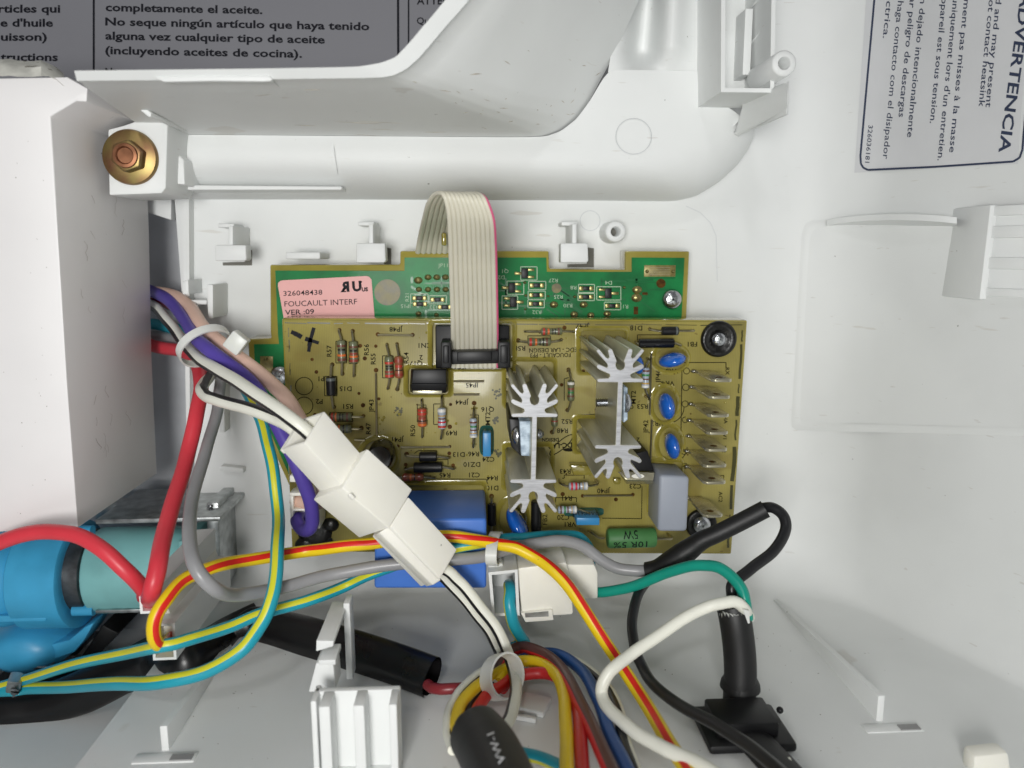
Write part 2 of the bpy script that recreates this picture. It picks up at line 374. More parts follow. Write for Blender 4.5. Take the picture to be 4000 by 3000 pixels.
# scoop wall from the rim down to the crease, with its pale rim
lipi = [(300, 316), (1000, 310), (1490, 304), (1545, 292), (1590, 268), (1635, 228), (1690, 165), (1740, 104), (1800, 38), (1860, -35), (1900, -80), (1930, -120)]
lipo = [(290, 276), (1000, 268), (1400, 261), (1490, 245), (1545, 224), (1600, 166), (1650, 106), (1690, 60), (1735, 5), (1770, -40), (1800, -80), (1830, -120)]
cre2 = [(600, 528), (1300, 534), (2120, 540), (2190, 515), (2250, 468), (2300, 400), (2352, 300), (2385, 240), (2420, 170), (2460, 80), (2500, -10), (2540, -110)]
A_, B_, C2 = fine(lipi, N_), fine(lipo, N_), fine(cre2, N_)
rows = []; rim = []
for k in range(N_):
    a = P(*A_[k], 46); b = P(*B_[k], 47.5); c = P(*C2[k], -6)
    r = [a, a+np.array([0, 0, -2.0])]
    for t in np.linspace(.08, 1, 9):
        q = a+(c-a)*t; bul = 5*math.sin(math.pi*t)*np.interp(k/N_, [0, .25, .45, 1], [0, .2, 1, .8])
        r.append(q+np.array([.3, -.3, -.5])*bul)
    rows.append(r); rim.append([np.array([b[0], b[1], -30]), b+np.array([0, 0, -1.2]), b, a])
scoop_rows = rows; part('scoop_wall', MB().grid(rows, flip=True), 'white_plastic', H, ang=50)
part('scoop_rim', MB().grid(rim, flip=True), 'white_plastic', H, bev=0, ang=50)
m = MB().pprism([(600, 300), (830, 296), (1050, 294), (1064, 308), (1058, 316), (1028, 318), (830, 316), (640, 320)], 45, 46.9); part('rim_flap', m, 'white_plastic', H, bev=.2)
m = MB().tube(spline(PP([(1625, 286, 41), (1632, 318, 38), (1641, 342, 37), (1632, 360, 35), (1629, 376, 33)]), 5), [.12+.22*math.sin(t*3.14) for t in np.linspace(.05, .95, 21)], 6); part('torn_shred', m, 'white_plastic', H)
# moulding seams (thin raised lines)
mb = MB(); mb.tube([P(1064, 318, 45.9), P(1180, 420, 18)+[0, 0, 0], P(1300, 530, -5.6)], .09, 6); mb.tube(PP([(1302, 540, -5), (1305, 600, -2.7), (1315, 660, -3.8), (1330, 725, -11)]), .08, 6)
part('mould_seam', mb, 'white_plastic', H)
mb = MB(); mb.pprism([(640, 728), (660, 722), (1336, 728), (1334, 742), (700, 742)], -25, -5.5); part('ledge', mb, 'white_plastic', H, bev=.3)
# valley behind the post, bulge and post
rows = []
for k in range(30):
    t = k/29; y = 283-403*t
    r = []
    for u in range(22):
        w = u/21; x = 2375+w*(354)+60*t*(1-w)
        dip = -14*math.exp(-((w-.36)/.16)**2)*min(1, t*5); blg = 5*math.exp(-((w-.68)/.18)**2)*min(1, t*4)
        r.append(P(x, y, -5+dip+blg))
    rows.append(r)
part('valley', MB().grid(rows, flip=True), 'white_plastic', H, ang=80)
def wallbox(name, poly, z0, z1, th, **k):           # open-topped tube with wall thickness th mm
    o = [P(x, y, z1) for x, y in poly]; c = sum(o)/len(o); i_ = []
    n = len(o)
    for q in range(n):
        a, b, d = o[q-1], o[q], o[(q+1) % n]
        e1 = (b-a)/np.linalg.norm(b-a); e2 = (d-b)/np.linalg.norm(d-b)
        n1 = np.array([-e1[1], e1[0], 0]); n2 = np.array([-e2[1], e2[0], 0])
        if n1.dot(c-b) < 0: n1 = -n1
        if n2.dot(c-b) < 0: n2 = -n2
        i_.append(b+(n1+n2)*th/(1+n1.dot(n2)))
    D_ = lambda p, z: np.array([p[0], p[1], z])
    m = MB().grid([[D_(p, z0) for p in o], o, i_, [D_(p, z0+2) for p in i_]], close=True, flip=True)
    m.add([D_(p, z0+2) for p in i_], [tuple(range(n))])
    return part(name, m, 'white_plastic', k.pop('parent', H), **k)
wallbox('post', [(2818, -160), (3032, -160), (3024, 362), (2816, 360)], -5, 15, 1.0, ang=30)
mb = MB()
for y0 in (130, 250, -10): mb.tube([P(2925, y0+50, 1), P(2975, y0-10, 8)], .35, 6)
mb.box((P(2900, 180, 0)), (2.0, 16, 8)); part('post_core', mb, 'white_plastic', H, bev=.3)
def lathe_boss(name, x, y, z0, z1, ro, ri, depth, mats=('white_plastic', 'slot_dark')):
    c = P(x, y, z1); c = np.array([c[0], c[1], 0])
    m = MB().lathe(c, (0, 0, 1), [(z0, ro*1.08), (z1-.4, ro), (z1, ro-.35), (z1, ri+.2), (z1-.3, ri), (z1-depth, ri*.9)], 28)
    m.m[-1] = 1
    return part(name, m, list(mats), H, ang=50)
lathe_boss('screw_boss', 3064, 247, 4, 20, 3.0, 1.35, 9)
lathe_boss('screw_boss', 2405, 905, -25, -15, 3.0, 1.35, 6)
# clip tab beside the post
mb = MB()
top = [(2996, 340), (3088, 300), (3082, 318)]
mb.prism([P(2842, 520, -8), P(2985, 372, -8), P(3000, 345, 3), P(2880, 500, -14)], [P(2878, 528, -6), P(2900, 400, 0), P(3076, 318, 23), P(3078, 430, 23)])
part('post_tab', mb, 'white_plastic', H, bev=.6)
mb = MB(); mb.prism([P(2890, 490, -10), P(2888, 525, -10), P(2880, 535, -22), P(2880, 500, -22)], [P(3070, 410, 22), P(3072, 448, 22), P(3080, 448, 21), P(3084, 310, 21)]); part('post_tab', mb, 'white_plastic', H, bev=.3)
# board clips: hook block on a thin stem
def clip(x, y, w, h):
    z = -8
    m = MB().pprism([(x-w/2, y-h/2), (x+w/2, y-h/2), (x+w/2+3, y+h/2-6), (x+w/2-5, y+h/2), (x-w/2, y+h/2)], -13, z)
    q = part('clip', m, 'white_plastic', H, bev=.4)
    st = MB().pprism([(x-8, y-h/2-75), (x+10, y-h/2-75), (x+10, y-h/2+6), (x-8, y-h/2+6)], -25, -9); st.pprism([(x-50, y-h/2-84), (x+14, y-h/2-84), (x+14, y-h/2-68), (x-50, y-h/2-68)], -25, -16)
    part('stem', st, 'white_plastic', q, bev=.3)
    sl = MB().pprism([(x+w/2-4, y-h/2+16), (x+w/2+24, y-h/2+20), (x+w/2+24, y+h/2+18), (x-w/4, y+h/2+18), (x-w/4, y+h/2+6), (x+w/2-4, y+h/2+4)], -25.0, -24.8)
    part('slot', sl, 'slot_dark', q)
clip(900, 988, 120, 62); clip(1448, 988, 112, 76); clip(2243, 988, 106, 76)
mb = MB().pprism([(1117, 985), (1250, 985), (1250, 1012), (1117, 1012)], -25, -11); part('clip', mb, 'white_plastic', H, bev=.3)
mb = MB().pprism([(712, 1100), (735, 1092), (738, 1150), (712, 1150)], -25, -14).pprism([(806, 1112), (832, 1112), (832, 1244), (812, 1244)], -25, -12).pprism([(740, 1172), (808, 1172), (808, 1190), (740, 1190)], -25, -15)
part('clip', mb, 'white_plastic', H, bev=.3)
mb = MB().pprism([(860, 1820), (950, 1830), (950, 1850), (860, 1842)], -25, -22).pprism([(852, 1400), (874, 1400), (878, 1690), (858, 1690)], -25, -20)
mb.pprism([(1085, 1815), (1120, 1815), (1120, 1830), (1085, 1830)], -25, -16); part('clip', mb, 'white_plastic', H, bev=.3)
# ejector rings and fillet line on panels
for x, y, r, z in ((2475, 532, 70, -2.6), (2305, 862, 39, -24.9)):
    m = MB(); ring(m, x, y, r, 2.4, z); part('ejector_mark', m, 'mark_grey', H)
m = MB(); strip(m, [(2680, 805), (2735, 830), (2775, 870), (2797, 920), (2802, 1100)], 2, -24.9); part('mould_seam', m, 'mark_grey', H)
# gusset ribs on the lower wall and the latch slots at their ends
def onwall(x, y):                                    # point of the lower wall seen at pixel (x, y)
    lo, hi = -25.0, 140.0
    for _ in range(40):
        z = (lo+hi)/2; q = P(x, y, z); wy = yw(q[0])-1.5*max(0, z+17)/147
        if q[1] < wy: lo = z
        else: hi = z
    return P(x, y, (lo+hi)/2)
def gusset(tip, topend, baseend, slot):
    a = onwall(*tip); c = onwall(*baseend); b = P(*topend, c[2]); b[0] = c[0]; a[0] = c[0]
    w = np.array([1.6, 0, 0]); a2 = a+np.array([0, .5, 0])
    t = [a-np.array([0, 1.5, 0]), a2, b, c-np.array([0, 1.5, 0])]
    part('rib', MB().prism([q-w/2 for q in t], [q+w/2 for q in t]), 'white_plastic', H, bev=.2)
    m = MB().box((c[0]+slot, c[1]-.05, c[2]+2.6), (13, .7, 3.2)); part('latch_slot', m, 'white_plastic', H, bev=.3)
    m = MB().box((c[0]+slot+3.6, c[1]+.25, c[2]+3.0), (4.5, .6, 1.9)); part('latch_slot', m, 'slot_shade', H)
gusset((3052, 2345), (3436, 2718), (3436, 2818), 1.5)
gusset((885, 2500), (646, 2836), (646, 2932), 1.0)
# rust stains and dust on the lower wall
def blot(x, y, r, ry, name, mt):
    m = MB(); m.add([onwall(x+r*random.uniform(.5, 1)*math.cos(t), y+ry*random.uniform(.4, 1)*math.sin(t))+np.array([0, .06, .04]) for t in np.linspace(0, 6.28, 14, endpoint=False)], [tuple(range(14))])
    return m
for x, y, r, ry in ((3372, 2884, 20, 7), (3478, 2874, 28, 8), (3440, 2858, 50, 4), (3500, 2890, 40, 3), (3560, 2918, 40, 2.5)): part('stain', blot(x, y, r, ry, 0, 0), 'rust_stain', H)
def onscoop(k, t):                                   # column k of the scoop wall, t from rim to crease
    r = scoop_rows[int(k)]; u = 1+t*(len(r)-2.01); i_ = int(u); f_ = u-i_; p = r[i_]*(1-f_)+r[i_+1]*f_
    d = CAM-p; return p+d/np.linalg.norm(d)*.15
m = MB()
for q in range(46):
    k, t = random.uniform(6, 60), random.uniform(.12, .95); dk, dt = random.uniform(-1.2, 1.8), random.uniform(-.03, .05); w = random.uniform(.008, .016)
    pa, pb = onscoop(k, t), onscoop(min(88, max(0, k+dk)), min(.98, max(.02, t+dt))); n_ = np.array([0, .35, .25])*random.uniform(.15, .5)
    m.add([pa, (pa+pb)/2+n_, pb, (pa+pb)/2-n_*.4], [(0, 1, 2, 3)])
mat('scuff_brown', (190, 180, 166), .6, var=.2, vscale=500); part('scuff_marks', m, 'scuff_brown', H, kind='stuff', flat=True)
m = MB()
for k in range(95):
    x, y = random.uniform(650, 3950), random.uniform(2330, 2990); q = blot(x, y, random.uniform(.8, 3.6), random.uniform(.8, 2.6), 0, 0); m.add(q.v, q.f)
part('dust_specks', m, 'dust_brown', H, kind='stuff')
# right side: shallow raised panel, curved lip, slatted bracket
def onbase(x, y, up=0.0):                            # point of the right wall seen at pixel (x, y)
    lo, hi = -25.0, 120.0
    for _ in range(40):
        z = (lo+hi)/2; p = P(x, y, z)
        if basez(p[0]) > z: lo = z
        else: hi = z
    p = P(x, y, (lo+hi)/2); return p
def nrm_right(p):
    e = .5; dz = (basez(p[0]+e)-basez(p[0]-e))/(2*e); n = np.array([-dz, 0, 1.0]); return n/np.linalg.norm(n)
rows = []
edge = [(3130, 868, .0), (3136, 864, .9)]
def raised(poly, h, soft, name, m_='white_plastic'):
    q = np.array(poly, float); c = q.mean(0); rr = []
    for k, u in ((1.0, 0), (1.0-soft*.25, h*.6), (1.0-soft*.6, h*.95), (1.0-soft, h)):
        rr.append([onbase(*(c+(v-c)*k))+nrm_right(onbase(*(c+(v-c)*k)))*u for v in q])
    n = len(poly); g = MB().grid(rr, close=True, flip=True)
    inn = rr[-1]; cen = onbase(*c)
    # fill with strips across
    half = n//2
    left = inn[:half+1]; right = [inn[(-j) % n] for j in range(half+1)]
    rows = []
    for a, b in zip(left, right):
        pa, pb = np.array(PX2(a)), np.array(PX2(b)); row = []
        for t in np.linspace(0, 1, 10):
            w = pa+(pb-pa)*t; o = onbase(*w); row.append(o+nrm_right(o)*h)
        row[0] = a; row[-1] = b; rows.append(row)
    g.grid(rows)
    return part(name, g, m_, H, ang=60)
def PX2(p):
    c = RW.T @ (np.asarray(p, float)-CAM); return CX+F*c[0]/(-c[2]), CY-F*c[1]/(-c[2])
left_side = [(3390, 856), (3230, 858), (3170, 862), (3145, 875), (3132, 910), (3120, 1100), (3105, 1400), (3090, 1640), (3092, 1668), (3110, 1680), (3250, 1684), (3500, 1690)]
right_side = [(3700, 1694), (3900, 1700), (4060, 1704), (4070, 1600), (4090, 1400), (4100, 1200), (4100, 1050), (4090, 950), (4060, 880), (3900, 860), (3700, 856), (3550, 855)]
raised(left_side+right_side, .28, .07, 'raised_panel')
mb = MB(); lo_, hi_ = [], []
for k in range(15):
    t = k/14; x = 3228+t*510
    o = onbase(x, 858); n = nrm_right(o); s_ = math.sin(math.pi*min(1, max(0, t*.85+.02)))**.6
    lo_.append(o-n*.4); hi_.append(P(*(x, 866-30*s_), o[2]+7.0*s_))
mb.grid([lo_, hi_, [q+np.array([0, -1.6, .3]) for q in hi_], [q+np.array([0, -1.8, -.4]) for q in lo_]], flip=True); part('lip', mb, 'white_plastic', H, ang=50)
# slatted bracket
a = onbase(3738, 900); zt = a[2]+12.3; xl_ = a[0]; y1 = P(3885, 804, zt)[1]; y0 = P(3850, 1160, zt)[1]
mb = MB()
def rail(ya, yb, h):                                 # bar along x that follows the slope of the wall
    o = [(xl_+.3, a[2]-8), (xl_+26, a[2]+10), (xl_+26, zt+46+h), (xl_+4, zt+6+h), (xl_+.3, zt+h)]
    return MB().prism([(x, max(ya, yb), z) for x, z in o], [(x, min(ya, yb), z) for x, z in o])
br = part('bracket', rail(y0, y1, -2.6), 'white_plastic', H)
mb = MB().prism([(xl_-1.2, y0-.6, a[2]-5), (xl_+.6, y0-.6, a[2]-5), (xl_+1.2, y1+.2, a[2]-5), (xl_-.6, y1+.2, a[2]-5)], [(xl_-.8, y0-.6, zt+.3), (xl_+1, y0-.6, zt+.3), (xl_+1.6, y1+.2, zt+.3), (xl_-.4, y1+.2, zt+.3)]); part('side_plate', mb, 'white_plastic', br, bev=.3)
for t0, t1 in ((.0, .11), (.22, .35), (.56, .69), (.9, .99)):
    part('slat', rail(y1+(y0-y1)*t0, y1+(y0-y1)*t1, -.1), 'white_plastic', br, bev=.25)
# bracket with vertical bars on the lower wall, with its prongs
zf = 68
x_0 = P(1205, 2760, zf)[0]; x_1 = P(1552, 2760, zf)[0]; yt = P(1400, 2757, zf)[1]
mb = MB().box(((x_0+x_1)/2, (yt+YW)/2-1, zf-6.2), (x_1-x_0, yt-YW+2, 1.6)); b2 = part('comb_bracket', mb, 'white_plastic', H, bev=.3)
mb = MB().box((x_0+.5, (yt+YW)/2-1, zf-5), (1.2, yt-YW+2, 6)); part('side_plate', mb, 'white_plastic', b2, bev=.3)
for xa, xb in ((1246, 1290), (1381, 1424), (1520, 1551)):
    q0, q1 = P(xa, 2800, zf)[0], P(xb, 2800, zf)[0]
    mb = MB().box(((q0+q1)/2, (yt+YW)/2-.6, zf-2.8), (q1-q0, yt-YW+1.2, 5.6)); part('bar', mb, 'white_plastic', b2, bev=.25)
mb = MB()
fr = [P(1235, 2502, 52), P(1304, 2504, 52), P(1302, 2526, 52), P(1234, 2546, 52)]; bk = [np.array([q[0], q[1], 33]) for q in fr]
mb.prism(bk, fr); b3 = part('prong', mb, 'white_plastic', H, bev=.25)
mb = MB().box(((fr[1]+fr[2])/2+np.array([2.0, -9, -14]), ), (1.4, 22, 10)) if False else MB().box(np.array([fr[1][0]+.2, (fr[1][1]+YW)/2+2.2, 34]), (1.5, fr[1][1]-YW-2, 5)); part('web', mb, 'white_plastic', b3, bev=.2)
mb = MB()
fr = [P(1234, 2590, 54), P(1302, 2592, 54), P(1312, 2700, 54), P(1205, 2705, 54)]; bk = [np.array([q[0], q[1]+.8*0, 47]) for q in fr]
mb.prism(bk, fr); b4 = part('prong', mb, 'white_plastic', H, bev=.3)
mb = MB().box(np.array([fr[1][0]-1.2, fr[0][1]+.3, 51]), (3.6, 1.2, 7)); part('tip', mb, 'white_plastic', b4, bev=.2)
# small nylon block at the frame's lower right corner
mb = MB().pprism([(3805, 2955), (3945, 2940), (3960, 3060), (3800, 3060)], 68, 72)
part('nylon_block', mb, 'connector_white', None, bev=1.0, label='cream nylon block cut off by the lower right corner', cat='block')
# ---------------------------------------------------------------- sheet with warnings seen through the scoop
SH = thing('warning_sheet', 'shade-painted grey appliance panel printed with bold Spanish oil warnings beyond the scoop rim', 'warning panel', P(700, 100, -34))
mb = MB().pprism([(-400, -300), (2300, -300), (2300, 420), (-400, 420)], -36, -34); part('panel', mb, 'sheet_shaded_grey', SH)
mb = MB(); zs = -33.9
for t, x, y, wd in (('completamente el aceite.', 412, 27, 613), ('No seque ningún artículo que haya tenido', 411, 83, 1032), ('alguna vez cualquier tipo de aceite', 411, 138, 858), ('(incluyendo aceites de cocina).', 411, 195, 769)):
    ptext(mb, t, x, y, 31, 0, zs, bold=.027, width=wd, align='l', surf=lambda X, Y: P(X, Y+(X-411)*.0185, zs))
for t, x, y, wd in (('rticles qui', 235, 33, 242), ("e d'huile", 207, 88, 206), ('uisson)', 183, 143, 180), ('tructions', 226, 222, 224)): ptext(mb, t, x, y, 31, 0, zs, bold=.027, align='r', width=wd)
ptext(mb, 'No', 411, 278, 27, 0, zs, bold=.027, align='l', sx=1.05)
ptext(mb, 'Qu', 1628, 80, 27, 0, zs, bold=.012, align='l'); ptext(mb, 'c', 1628, 135, 27, 0, zs, align='l', bold=.012); ptext(mb, 'ATTENTION', 1628, 2, 30, 0, zs, bold=.02, align='l')
strip(mb, [(366, -200), (366, 290)], 8, zs); strip(mb, [(1554, -200), (1556, 290)], 9, zs); strip(mb, [(1596, -200), (1596, 290)], 6, zs)
part('lettering', mb, 'ink_black', SH)
# ---------------------------------------------------------------- heatsink warning label on the right slope
LB = thing('warning_label', 'white rounded warning label with sideways blue lettering on the right slope', 'label', onbase(3600, 300))
def lab(x, y, u=.15): o = onbase(x, y); return o+nrm_right(o)*u
ux = lambda s, t: (3400+s*600+(-38)*t, 1+s*0+640*t-35*s)   # s across, t down
rows = [[lab(3388+s*640-50*t, -60+t*735-35*s, .12) for s in np.linspace(0, 1, 14)] for t in np.linspace(0, 1, 12)]
part('paper', MB().grid(rows, flip=True), 'label_white', LB)
mb = MB(); ls = lambda X, Y: lab(X, Y, .2)
strip(mb, [(3420, -40), (3362, 610), (3364, 640), (3374, 656), (3392, 664), (3650, 652), (3800, 642), (3960, 631), (3985, 616), (3996, 585), (4020, 300)], 8, surf=ls)
for t, x, y, h, wd, lean in (('ADVERTENCIA', 3925, 598, 44, 640, 0), ('d and may present', 3864, 420, 24, 430, 0), ('ot contact heatsink', 3837, 418, 24, 420, 0), ('ment pas misses à la masse', 3722, 596, 24, 600, 0),
                       ('uniquement lors d\'un entretien.', 3676, 628, 24, 640, 0), ('ppareil est sous tension.', 3646, 482, 24, 490, 0), ('n dejado intencionalmente', 3557, 537, 24, 545, 0),
                       ('ar peligro de descargas', 3524, 458, 24, 470, 0), ('haga contacto com el disipador', 3462, 622, 24, 620, 0), ('éctrica.', 3462, 150, 24, 175, 0), ('326036181', 3389, 636, 18, 147, 0)):
    big = h > 40
    ptext(mb, t, x, y, h, -95.5 if not big else -98, bold=.02 if big else .006, width=wd, align='r', surf=ls)
part('lettering', mb, 'ink_blue', LB)
# ---------------------------------------------------------------- white cover box on the left, its bolt bracket and bolt
CB = thing('cover_box', 'large white box cover with scuffed side at the left edge of the photo', 'cover', P(350, 1300, -20))
zt = 29.0
top = [(-260, 310), (262, 300), (342, 345), (338, 398), (298, 396), (197, 455), (225, 900), (262, 1500), (305, 2062), (-260, 2092)]
tp = [P(x, y, zt) for x, y in top]; bt = [np.array([q[0], q[1], -20]) for q in tp]
b_end = P(614, 1850, -20); b_top = P(585, 735, -20)
bt[5] = np.array([b_top[0], tp[5][1], -20]); bt[6] = np.array([P(590, 1000, -20)[0], tp[6][1], -20]); bt[7] = np.array([P(602, 1500, -20)[0], tp[7][1], -20]); bt[8] = np.array([b_end[0], b_end[1], -20])
part('shell', MB().prism(bt, tp), 'cover_white', CB, bev=.35)
mb = MB(); rr = []
for k in range(16):
    x = -200+k*30; jag = random.uniform(-9, 9)
    y0_ = np.interp(x, [0, 160, 230, 275], [232, 236, 262, 330])+jag*.5
    rr.append([P(x, y0_, 20+random.uniform(-1, 1)), P(x, y0_+25, 27+random.uniform(-.6, .6)), P(x, max(y0_+50, 298+jag*.3), zt+.25)])
mb.grid(rr); part('broken_rim', mb, 'worn_white', CB, label='broken dirty upper rim', ang=25)
mb = MB().prism([P(250, 300, 5), P(470, 440, -18), P(470, 480, -18), P(340, 420, 10)], [P(285, 330, 28), P(340, 347, 28), P(470, 452, -5), P(335, 400, 28)]); part('flange', mb, 'cover_white', CB, bev=.3)
BK = part('bolt_bracket', MB().pprism([(566, 460), (640, 464), (656, 474), (648, 735), (630, 756), (425, 763), (420, 505), (480, 490)], -10, 9), 'white_plastic', H, bev=.5)
mb = MB().pprism([(655, 500), (690, 530), (692, 600), (718, 622), (722, 722), (640, 715)], -20, 1.5); part('step', mb, 'white_plastic', BK, bev=.4)
mb = MB().pprism([(414, 320), (430, 318), (592, 440), (590, 456), (580, 458)], 0, 22); part('web', mb, 'white_plastic', BK, bev=.3)
mb = MB().pprism([(570, 765), (670, 768), (668, 860), (578, 830)], -34, -26); part('step', mb, 'white_plastic', BK, bev=.3)
BT = thing('flange_bolt', 'yellow zinc hex flange bolt in the white bracket at upper left', 'bolt', P(505, 613, 9))
c = P(505, 613, 10.2); k_ = mmpx(10.2)
part('flange', MB().lathe((c[0], c[1], 0), (0, 0, 1), [(9.1, 100*k_), (9.8, 100*k_), (10.4, 96*k_), (11.2, 60*k_)], 48), 'metal_bolt', BT, ang=30)
c2 = P(492, 608, 14.0)
hx = [(c2[0]+3.9*math.cos(a), c2[1]+3.9*math.sin(a)) for a in [math.radians(60*i+18) for i in range(6)]]
part('hex_head', MB().prism([(x, y, 10.5) for x, y in hx], [(x, y, 14.2) for x, y in hx]), 'metal_bolt', BT, bev=.45)
part('washer_face', MB().lathe((c2[0], c2[1], 0), (0, 0, 1), [(14.0, 3.0), (14.7, 2.8), (14.8, 2.1), (14.4, 1.8)], 32), 'metal_copper', BT, ang=30)

m = MB()
for k in range(20):
    x, y = random.uniform(0, 190), random.uniform(480, 2040); r = random.uniform(.7, 2.2); disc(m, x, y, r, zt+.03, 7)
part('dust_specks', m, 'dust_brown', CB, kind='stuff')
# dark scuffs down the side of the box
m = MB(); fa, fb = (tp[5]+tp[6])/2, bt
def onside(u, v):                                   # u: 0 front edge .. 1 back edge, v: 0 top .. 1 bottom
    a_ = tp[6]+(tp[8]-tp[6])*v; b_ = bt[6]+(bt[8]-bt[6])*v; return a_+(b_-a_)*u+np.array([.08, 0, 0])
for k in range(18):
    u, v = random.choice([.28, .3, .34, .62, .2])+random.uniform(-.06, .06), random.uniform(-.2, .9); pts = [onside(u, v)]
    for s in range(random.randint(2, 6)): u += random.uniform(-.025, .03); v += random.uniform(.006, .02); pts.append(onside(u, v))
    w = random.uniform(.06, .16)
    for p, q in zip(pts[:-1], pts[1:]): m.add([p-[0, 0, w], p+[0, 0, w], q+[0, 0, w], q-[0, 0, w]], [(0, 1, 2, 3)])
mat('scuff', (202, 197, 193), .6, var=.1, vscale=300); part('scuff_marks', m, 'scuff', CB, kind='stuff', flat=True)
# ================================================================ green interface board
ZG = -12.0
G = thing('green_circuit_board', 'green circuit board in amber resin, lying behind and above the tan board', 'circuit board', P(1850, 1150, ZG))
go = [(968, 1323), (1060, 1322), (1056, 1300), (1054, 1034), (1563, 1034), (1563, 980), (2144, 980), (2145, 1050), (2443, 1054), (2442, 980), (2694, 981), (2680, 1300), (2660, 1900), (1130, 1900), (978, 1560)]
part('resin_tray', MB().pprism(go, -24, ZG-.3, grow=.012), 'resin_edge', G, bev=.5)
gi = [(992, 1345), (1090, 1344), (1086, 1310), (1075, 1057), (1580, 1058), (1580, 1006), (2134, 1006), (2136, 1062), (2468, 1062), (2468, 1006), (2674, 1007), (2660, 1300), (2645, 1880), (1140, 1880), (1000, 1560)]
part('board', MB().pprism(gi, ZG-1.0, ZG), 'pcb_green', G)
zg = ZG+.08
mb = MB(); rnd = random.Random(4)
# copper planes a shade lighter are part of the artwork
def gtrace(pts, w): strip(mb, pts, w, zg)
for _ in range(70):
    x = rnd.uniform(1600, 2540); y = rnd.uniform(1075, 1215); l = rnd.uniform(20, 110); a = rnd.choice([0, 0, 90, 45])
    gtrace([(x, y), (x+l*math.cos(math.radians(a)), y+l*math.sin(math.radians(a))*.7)], rnd.uniform(3, 9))
mat('trace_green', (12, 104, 54), .3, var=.1, coat=.1, spec=.3); part('copper_tracks', mb, 'trace_green', G)
mb = MB(); zs = ZG+.16
for t, x, y, a in (('JP11', 1730, 1036, 0), ('R27', 2161, 1096, 180), ('R25', 2181, 1160, 180), ('R30', 2218, 1194, 180), ('R32', 2097, 1220, 180), ('R8', 2240, 1124, 180), ('D4', 2377, 1105, 180), ('R1', 2444, 1198, 180), ('Q1', 1974, 1060, 180), ('D2', 1958, 1084, 180), ('R21', 1590, 1162, 90), ('JP15', 1586, 1196, 180), ('R33', 1696, 1200, 180)):
    ptext(mb, t, x, y, 15, a, zs, sx=1.1)
for x0, y0, x1, y1 in ((2034, 1042, 2098, 1094), (1981, 1098, 2046, 1150), (1961, 1156, 2022, 1208), (2065, 1099, 2132, 1131), (2063, 1137, 2130, 1169), (2062, 1171, 2126, 1202), (2260, 1111, 2322, 1143), (2258, 1146, 2322, 1174), (2331, 1120, 2425, 1172), (2361, 1180, 2425, 1210), (1604, 1148, 1672, 1184), (1676, 1155, 1744, 1187)):
    strip(mb, [(x0, y0), (x1, y0), (x1, y1), (x0, y1), (x0, y0)], 3, zs)
part('silkscreen', mb, 'silk_white', G)
def smd(x, y, w, h, leads):
    m = MB().pprism([(x-w/2, y-h/2), (x+w/2, y-h/2), (x+w/2, y+h/2), (x-w/2, y+h/2)], ZG, ZG+1.0)
    q = part('chip', m, 'black_plastic', G, bev=.12)
    for lx, ly, lw, lh in leads:
        part('lead', MB().pprism([(x+lx-lw/2, y+ly-lh/2), (x+lx+lw/2, y+ly-lh/2), (x+lx+lw/2, y+ly+lh/2), (x+lx-lw/2, y+ly+lh/2)], ZG+.05, ZG+.6), 'solder_gold', q, bev=.12)
for x, y, f in ((2050, 1068, 1), (1999, 1124, 1), (2005, 1180, -1), (2377, 1146, -1)):
    smd(x, y, 26, 40, ((f*24, -14, 26, 10), (f*24, 14, 26, 10), (-f*26, 0, 28, 11)))
for x, y in ((2098, 1115), (2096, 1153), (2094, 1187), (2291, 1127), (2290, 1160), (2393, 1195), (1638, 1165), (1709, 1171), (1640, 1188), (1738, 1200)):
    smd(x, y, 24, 16, ((-20, 0, 16, 17), (20, 0, 16, 17)))
def solder(b, x, y, r, z, ry=None): return part('solder_joint', MB().ball(P(x, y, z), (r*mmpx(z), (ry or r)*mmpx(z), .7), 12, 6), 'solder_gold', b)
for x, y, r in ((1634, 1095, 17), (1672, 1083, 14), (1706, 1083, 14), (1740, 1083, 14), (1636, 1131, 13), (1672, 1131, 13), (1707, 1131, 13), (1741, 1131, 13), (2489, 1132, 20), (2487, 1163, 22), (2164, 1190, 17), (2280, 1190, 17), (2243, 1228, 16), (2308, 1231, 15), (2372, 1226, 16), (2141, 1157, 6), (2245, 1159, 7), (2438, 1123, 7), (2050, 1104, 7), (2052, 1208, 6), (2054, 1154, 7), (1635, 1225, 12), (1705, 1229, 9)): solder(G, x, y, r, ZG, r*.8)
mat('hole_olive', (112, 104, 56), .4, var=.3, vscale=300)
for x, y, r in ((1513, 1142, 51), (2174, 1126, 19), (2582, 1107, 18)): m = MB(); disc(m, x, y, r, zs, 28); part('drill_hole', m, 'hole_olive' if r > 18.5 else 'hole_brown', G)
for p, q, w in (((2484, 1198), (2484, 1228), 17), ((2509, 1147), (2530, 1147), 10)): m = MB(); strip(m, [p, q], w, zs); part('slot', m, 'hole_brown', G)
mb = MB().pprism([(2517, 1036), (2640, 1036), (2638, 1081), (2516, 1081)], ZG, ZG+.2); pd = part('bare_pad', mb, 'pad_gold', G, bev=.05)
mb = MB()
for k in range(5): strip(mb, [(2540, 1045+k*7), (2618, 1045+k*7)], 2, ZG+.26)
part('grid_print', mb, 'metal_lead', pd); solder(G, 2527, 1060, 8, ZG); solder(G, 2628, 1060, 8, ZG)
part('bare_pad', MB().pprism([(1016, 1392), (1066, 1392), (1066, 1480), (1016, 1480)], ZG, ZG+.2), 'pad_gold', G, bev=.05)
solder(G, 1039, 1401, 8, ZG)
